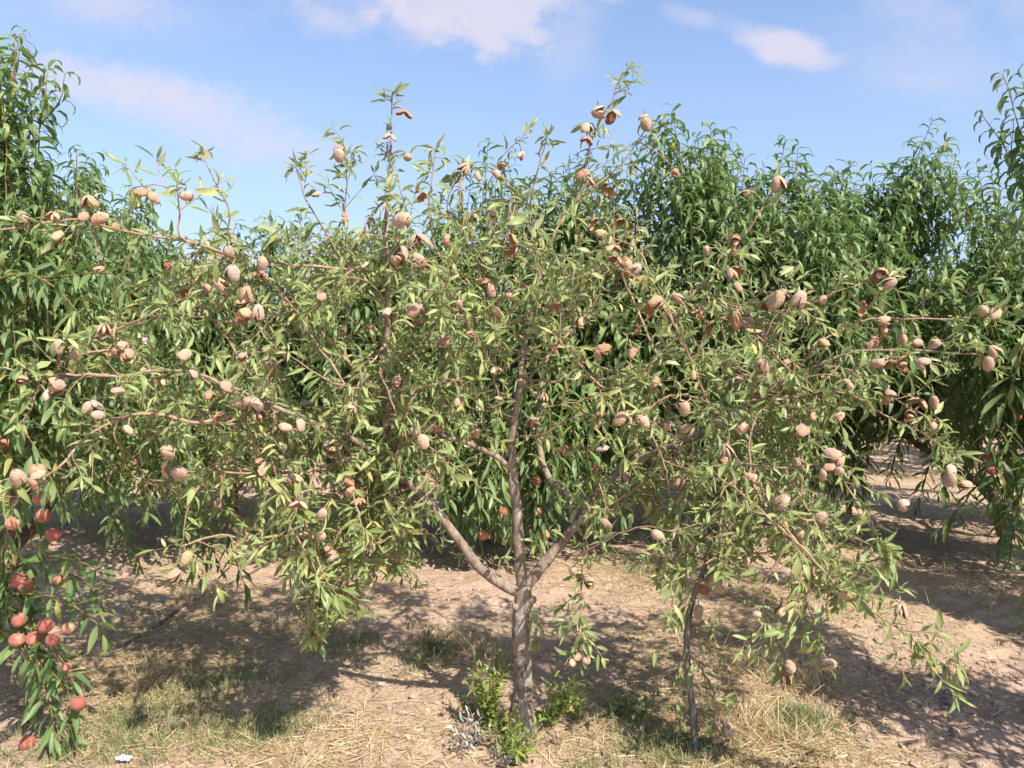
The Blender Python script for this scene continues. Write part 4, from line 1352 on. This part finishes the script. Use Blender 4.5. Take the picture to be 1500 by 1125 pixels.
# ------------------------------------------------------------------ weeds round the trunk and other small things
def weed(px, py, n, spread, h, mat, label, seed, L=(.02, .045), lean=(0, 0), group=None, stemmat='peach_twig'):
    r = np.random.default_rng(seed)
    b = on_ground(G(px, py))
    root = empty("weed", b)
    tag(root, label, "weed", group)
    st, lv = MB(), Leaves()
    for q_ in range(n):
        az = r.uniform(0, 6.28)
        e = np.array([math.cos(az) * spread * r.uniform(.2, 1) + lean[0], math.sin(az) * spread * r.uniform(.2, 1) + lean[1], h * r.uniform(.5, 1)])
        s = np.array([r.normal(0, .012), r.normal(0, .012), -.01])
        p = smooth_path([s, s * .4 + e * .5 + [0, 0, h * .12], e], .012, .0015, r)
        tube(st, p, [.002, .0011], 5)
        ph = r.uniform(0, 6)
        for ix in range(2, len(p)):
            t = nrm(p[ix] - p[ix - 1]); a = nrm(np.cross(t, [.3, .2, 1])); c = np.cross(t, a)
            ph += 2.4
            an = r.uniform(.5, 1.2)
            LL = r.uniform(*L)
            lv.add(p[ix], nrm(t * math.cos(an) + (a * math.cos(ph) + c * math.sin(ph)) * math.sin(an)), UPV + r.normal(0, .3, 3), LL, LL * r.uniform(.25, .38), r.uniform(-.2, .9), r.uniform(.1, .5))
    st.build("stem", M[stemmat], root)
    fm = MB(); lv.emit(fm, PROF_ALMOND, None, .12, r)
    fm.build("foliage", M[mat], root)
    return root


weed(716, 1062, 22, .11, .34, 'weed_leaf', "upright yellow green weed left of the almond trunk's foot", 61)
weed(757, 1112, 24, .13, .17, 'weed_leaf', "bushy bright green weed growing in front of the almond trunk's foot", 62)
weed(800, 1060, 18, .08, .22, 'weed_leaf', "sprawling olive weed leaning to the right of the almond trunk's foot", 63, lean=(.11, .0))
weed(690, 1090, 24, .13, .09, 'grey_weed_leaf', "withered grey weed lying at the lower left of the almond trunk", 64, L=(.02, .04), stemmat='almond_twig')
weed(735, 1118, 12, .07, .06, 'grey_weed_leaf', "pale dead weed half under the bright green weed", 65, L=(.02, .04), stemmat='almond_twig')
weed(842, 1050, 9, .08, .13, 'weed_leaf', "small olive weed a little away from the almond trunk on its right", 67)
weed(930, 1048, 14, .11, .10, 'grass', "low grey green weed on bare soil between the almond trunk and the slender stem", 68, L=(.03, .06))
weed(640, 955, 12, .12, .09, 'grass', "low weed in the shade left of the almond trunk, out on the soil", 69, L=(.02, .05))
weed(690, 1040, 8, .07, .12, 'peach_leaf', "dark green low weed at the shaded left of the almond trunk", 66)

hp = [G(-60, 1125), G(0, 1088), G(70, 1035), G(140, 985), G(220, 928), G(330, 862), G(430, 808), G(520, 765), G(600, 727), G(660, 690)]
hp = [on_ground(p) + [rng.normal(0, .015), 0, .004] for p in hp]
pth = smooth_path(hp, .05)
pth[:, 2] = ground_z(pth[:, 0], pth[:, 1]) - .001 + .009 * np.sin(np.arange(len(pth)) * .37) * np.sin(np.arange(len(pth)) * .11 + 1)
mb = MB(); tube(mb, pth, .0105, 8)
o = mb.build("drip_hose", M['hose'])
tag(o, "thin black drip irrigation hose running back over the straw at the left", "hose")

p = on_ground(G(40, 1098))
o = bpy.data.objects.new("peach", PEACH); COL.objects.link(o)
s = 23 * p[1] / F
o.location = p + [0, 0, s * .42]; o.scale = (s,) * 3; o.rotation_euler = (.9, .5, .3)
tag(o, "bright orange red peach fallen on the ground at the lower left", "peach")

p = on_ground(G(182, 1114))
r = np.random.default_rng(4)
gxx, gyy = np.meshgrid(np.linspace(-.03, .03, 7), np.linspace(-.018, .018, 5), indexing='ij')
zz = r.uniform(.0, .016, gxx.shape) + .008
top = np.stack([gxx + r.normal(0, .002, gxx.shape), gyy + r.normal(0, .002, gxx.shape), zz], -1).reshape(-1, 3)
bot = top - [0, 0, .0012]
i, j = np.meshgrid(np.arange(6), np.arange(4), indexing='ij')
q = np.stack([i * 5 + j, (i + 1) * 5 + j, (i + 1) * 5 + j + 1, i * 5 + j + 1], -1).reshape(-1, 4)
edge = [(i, 0) for i in range(7)] + [(6, j) for j in range(1, 5)] + [(i, 4) for i in range(5, -1, -1)] + [(0, j) for j in range(3, 0, -1)]
ei = [a * 5 + b for a, b in edge]
rim = [[ei[k_], ei[(k_ + 1) % len(ei)], 35 + ei[(k_ + 1) % len(ei)], 35 + ei[k_]] for k_ in range(len(ei))]
mb = MB(); mb.add(np.vstack([top, bot]), np.vstack([q, q[:, ::-1] + 35, np.array(rim)[:, ::-1]]))
o = mb.build("paper_scrap", M['paper'], smooth=False)
o.location = p
tag(o, "small crumpled white scrap lying in the grass near the bottom edge", "litter")
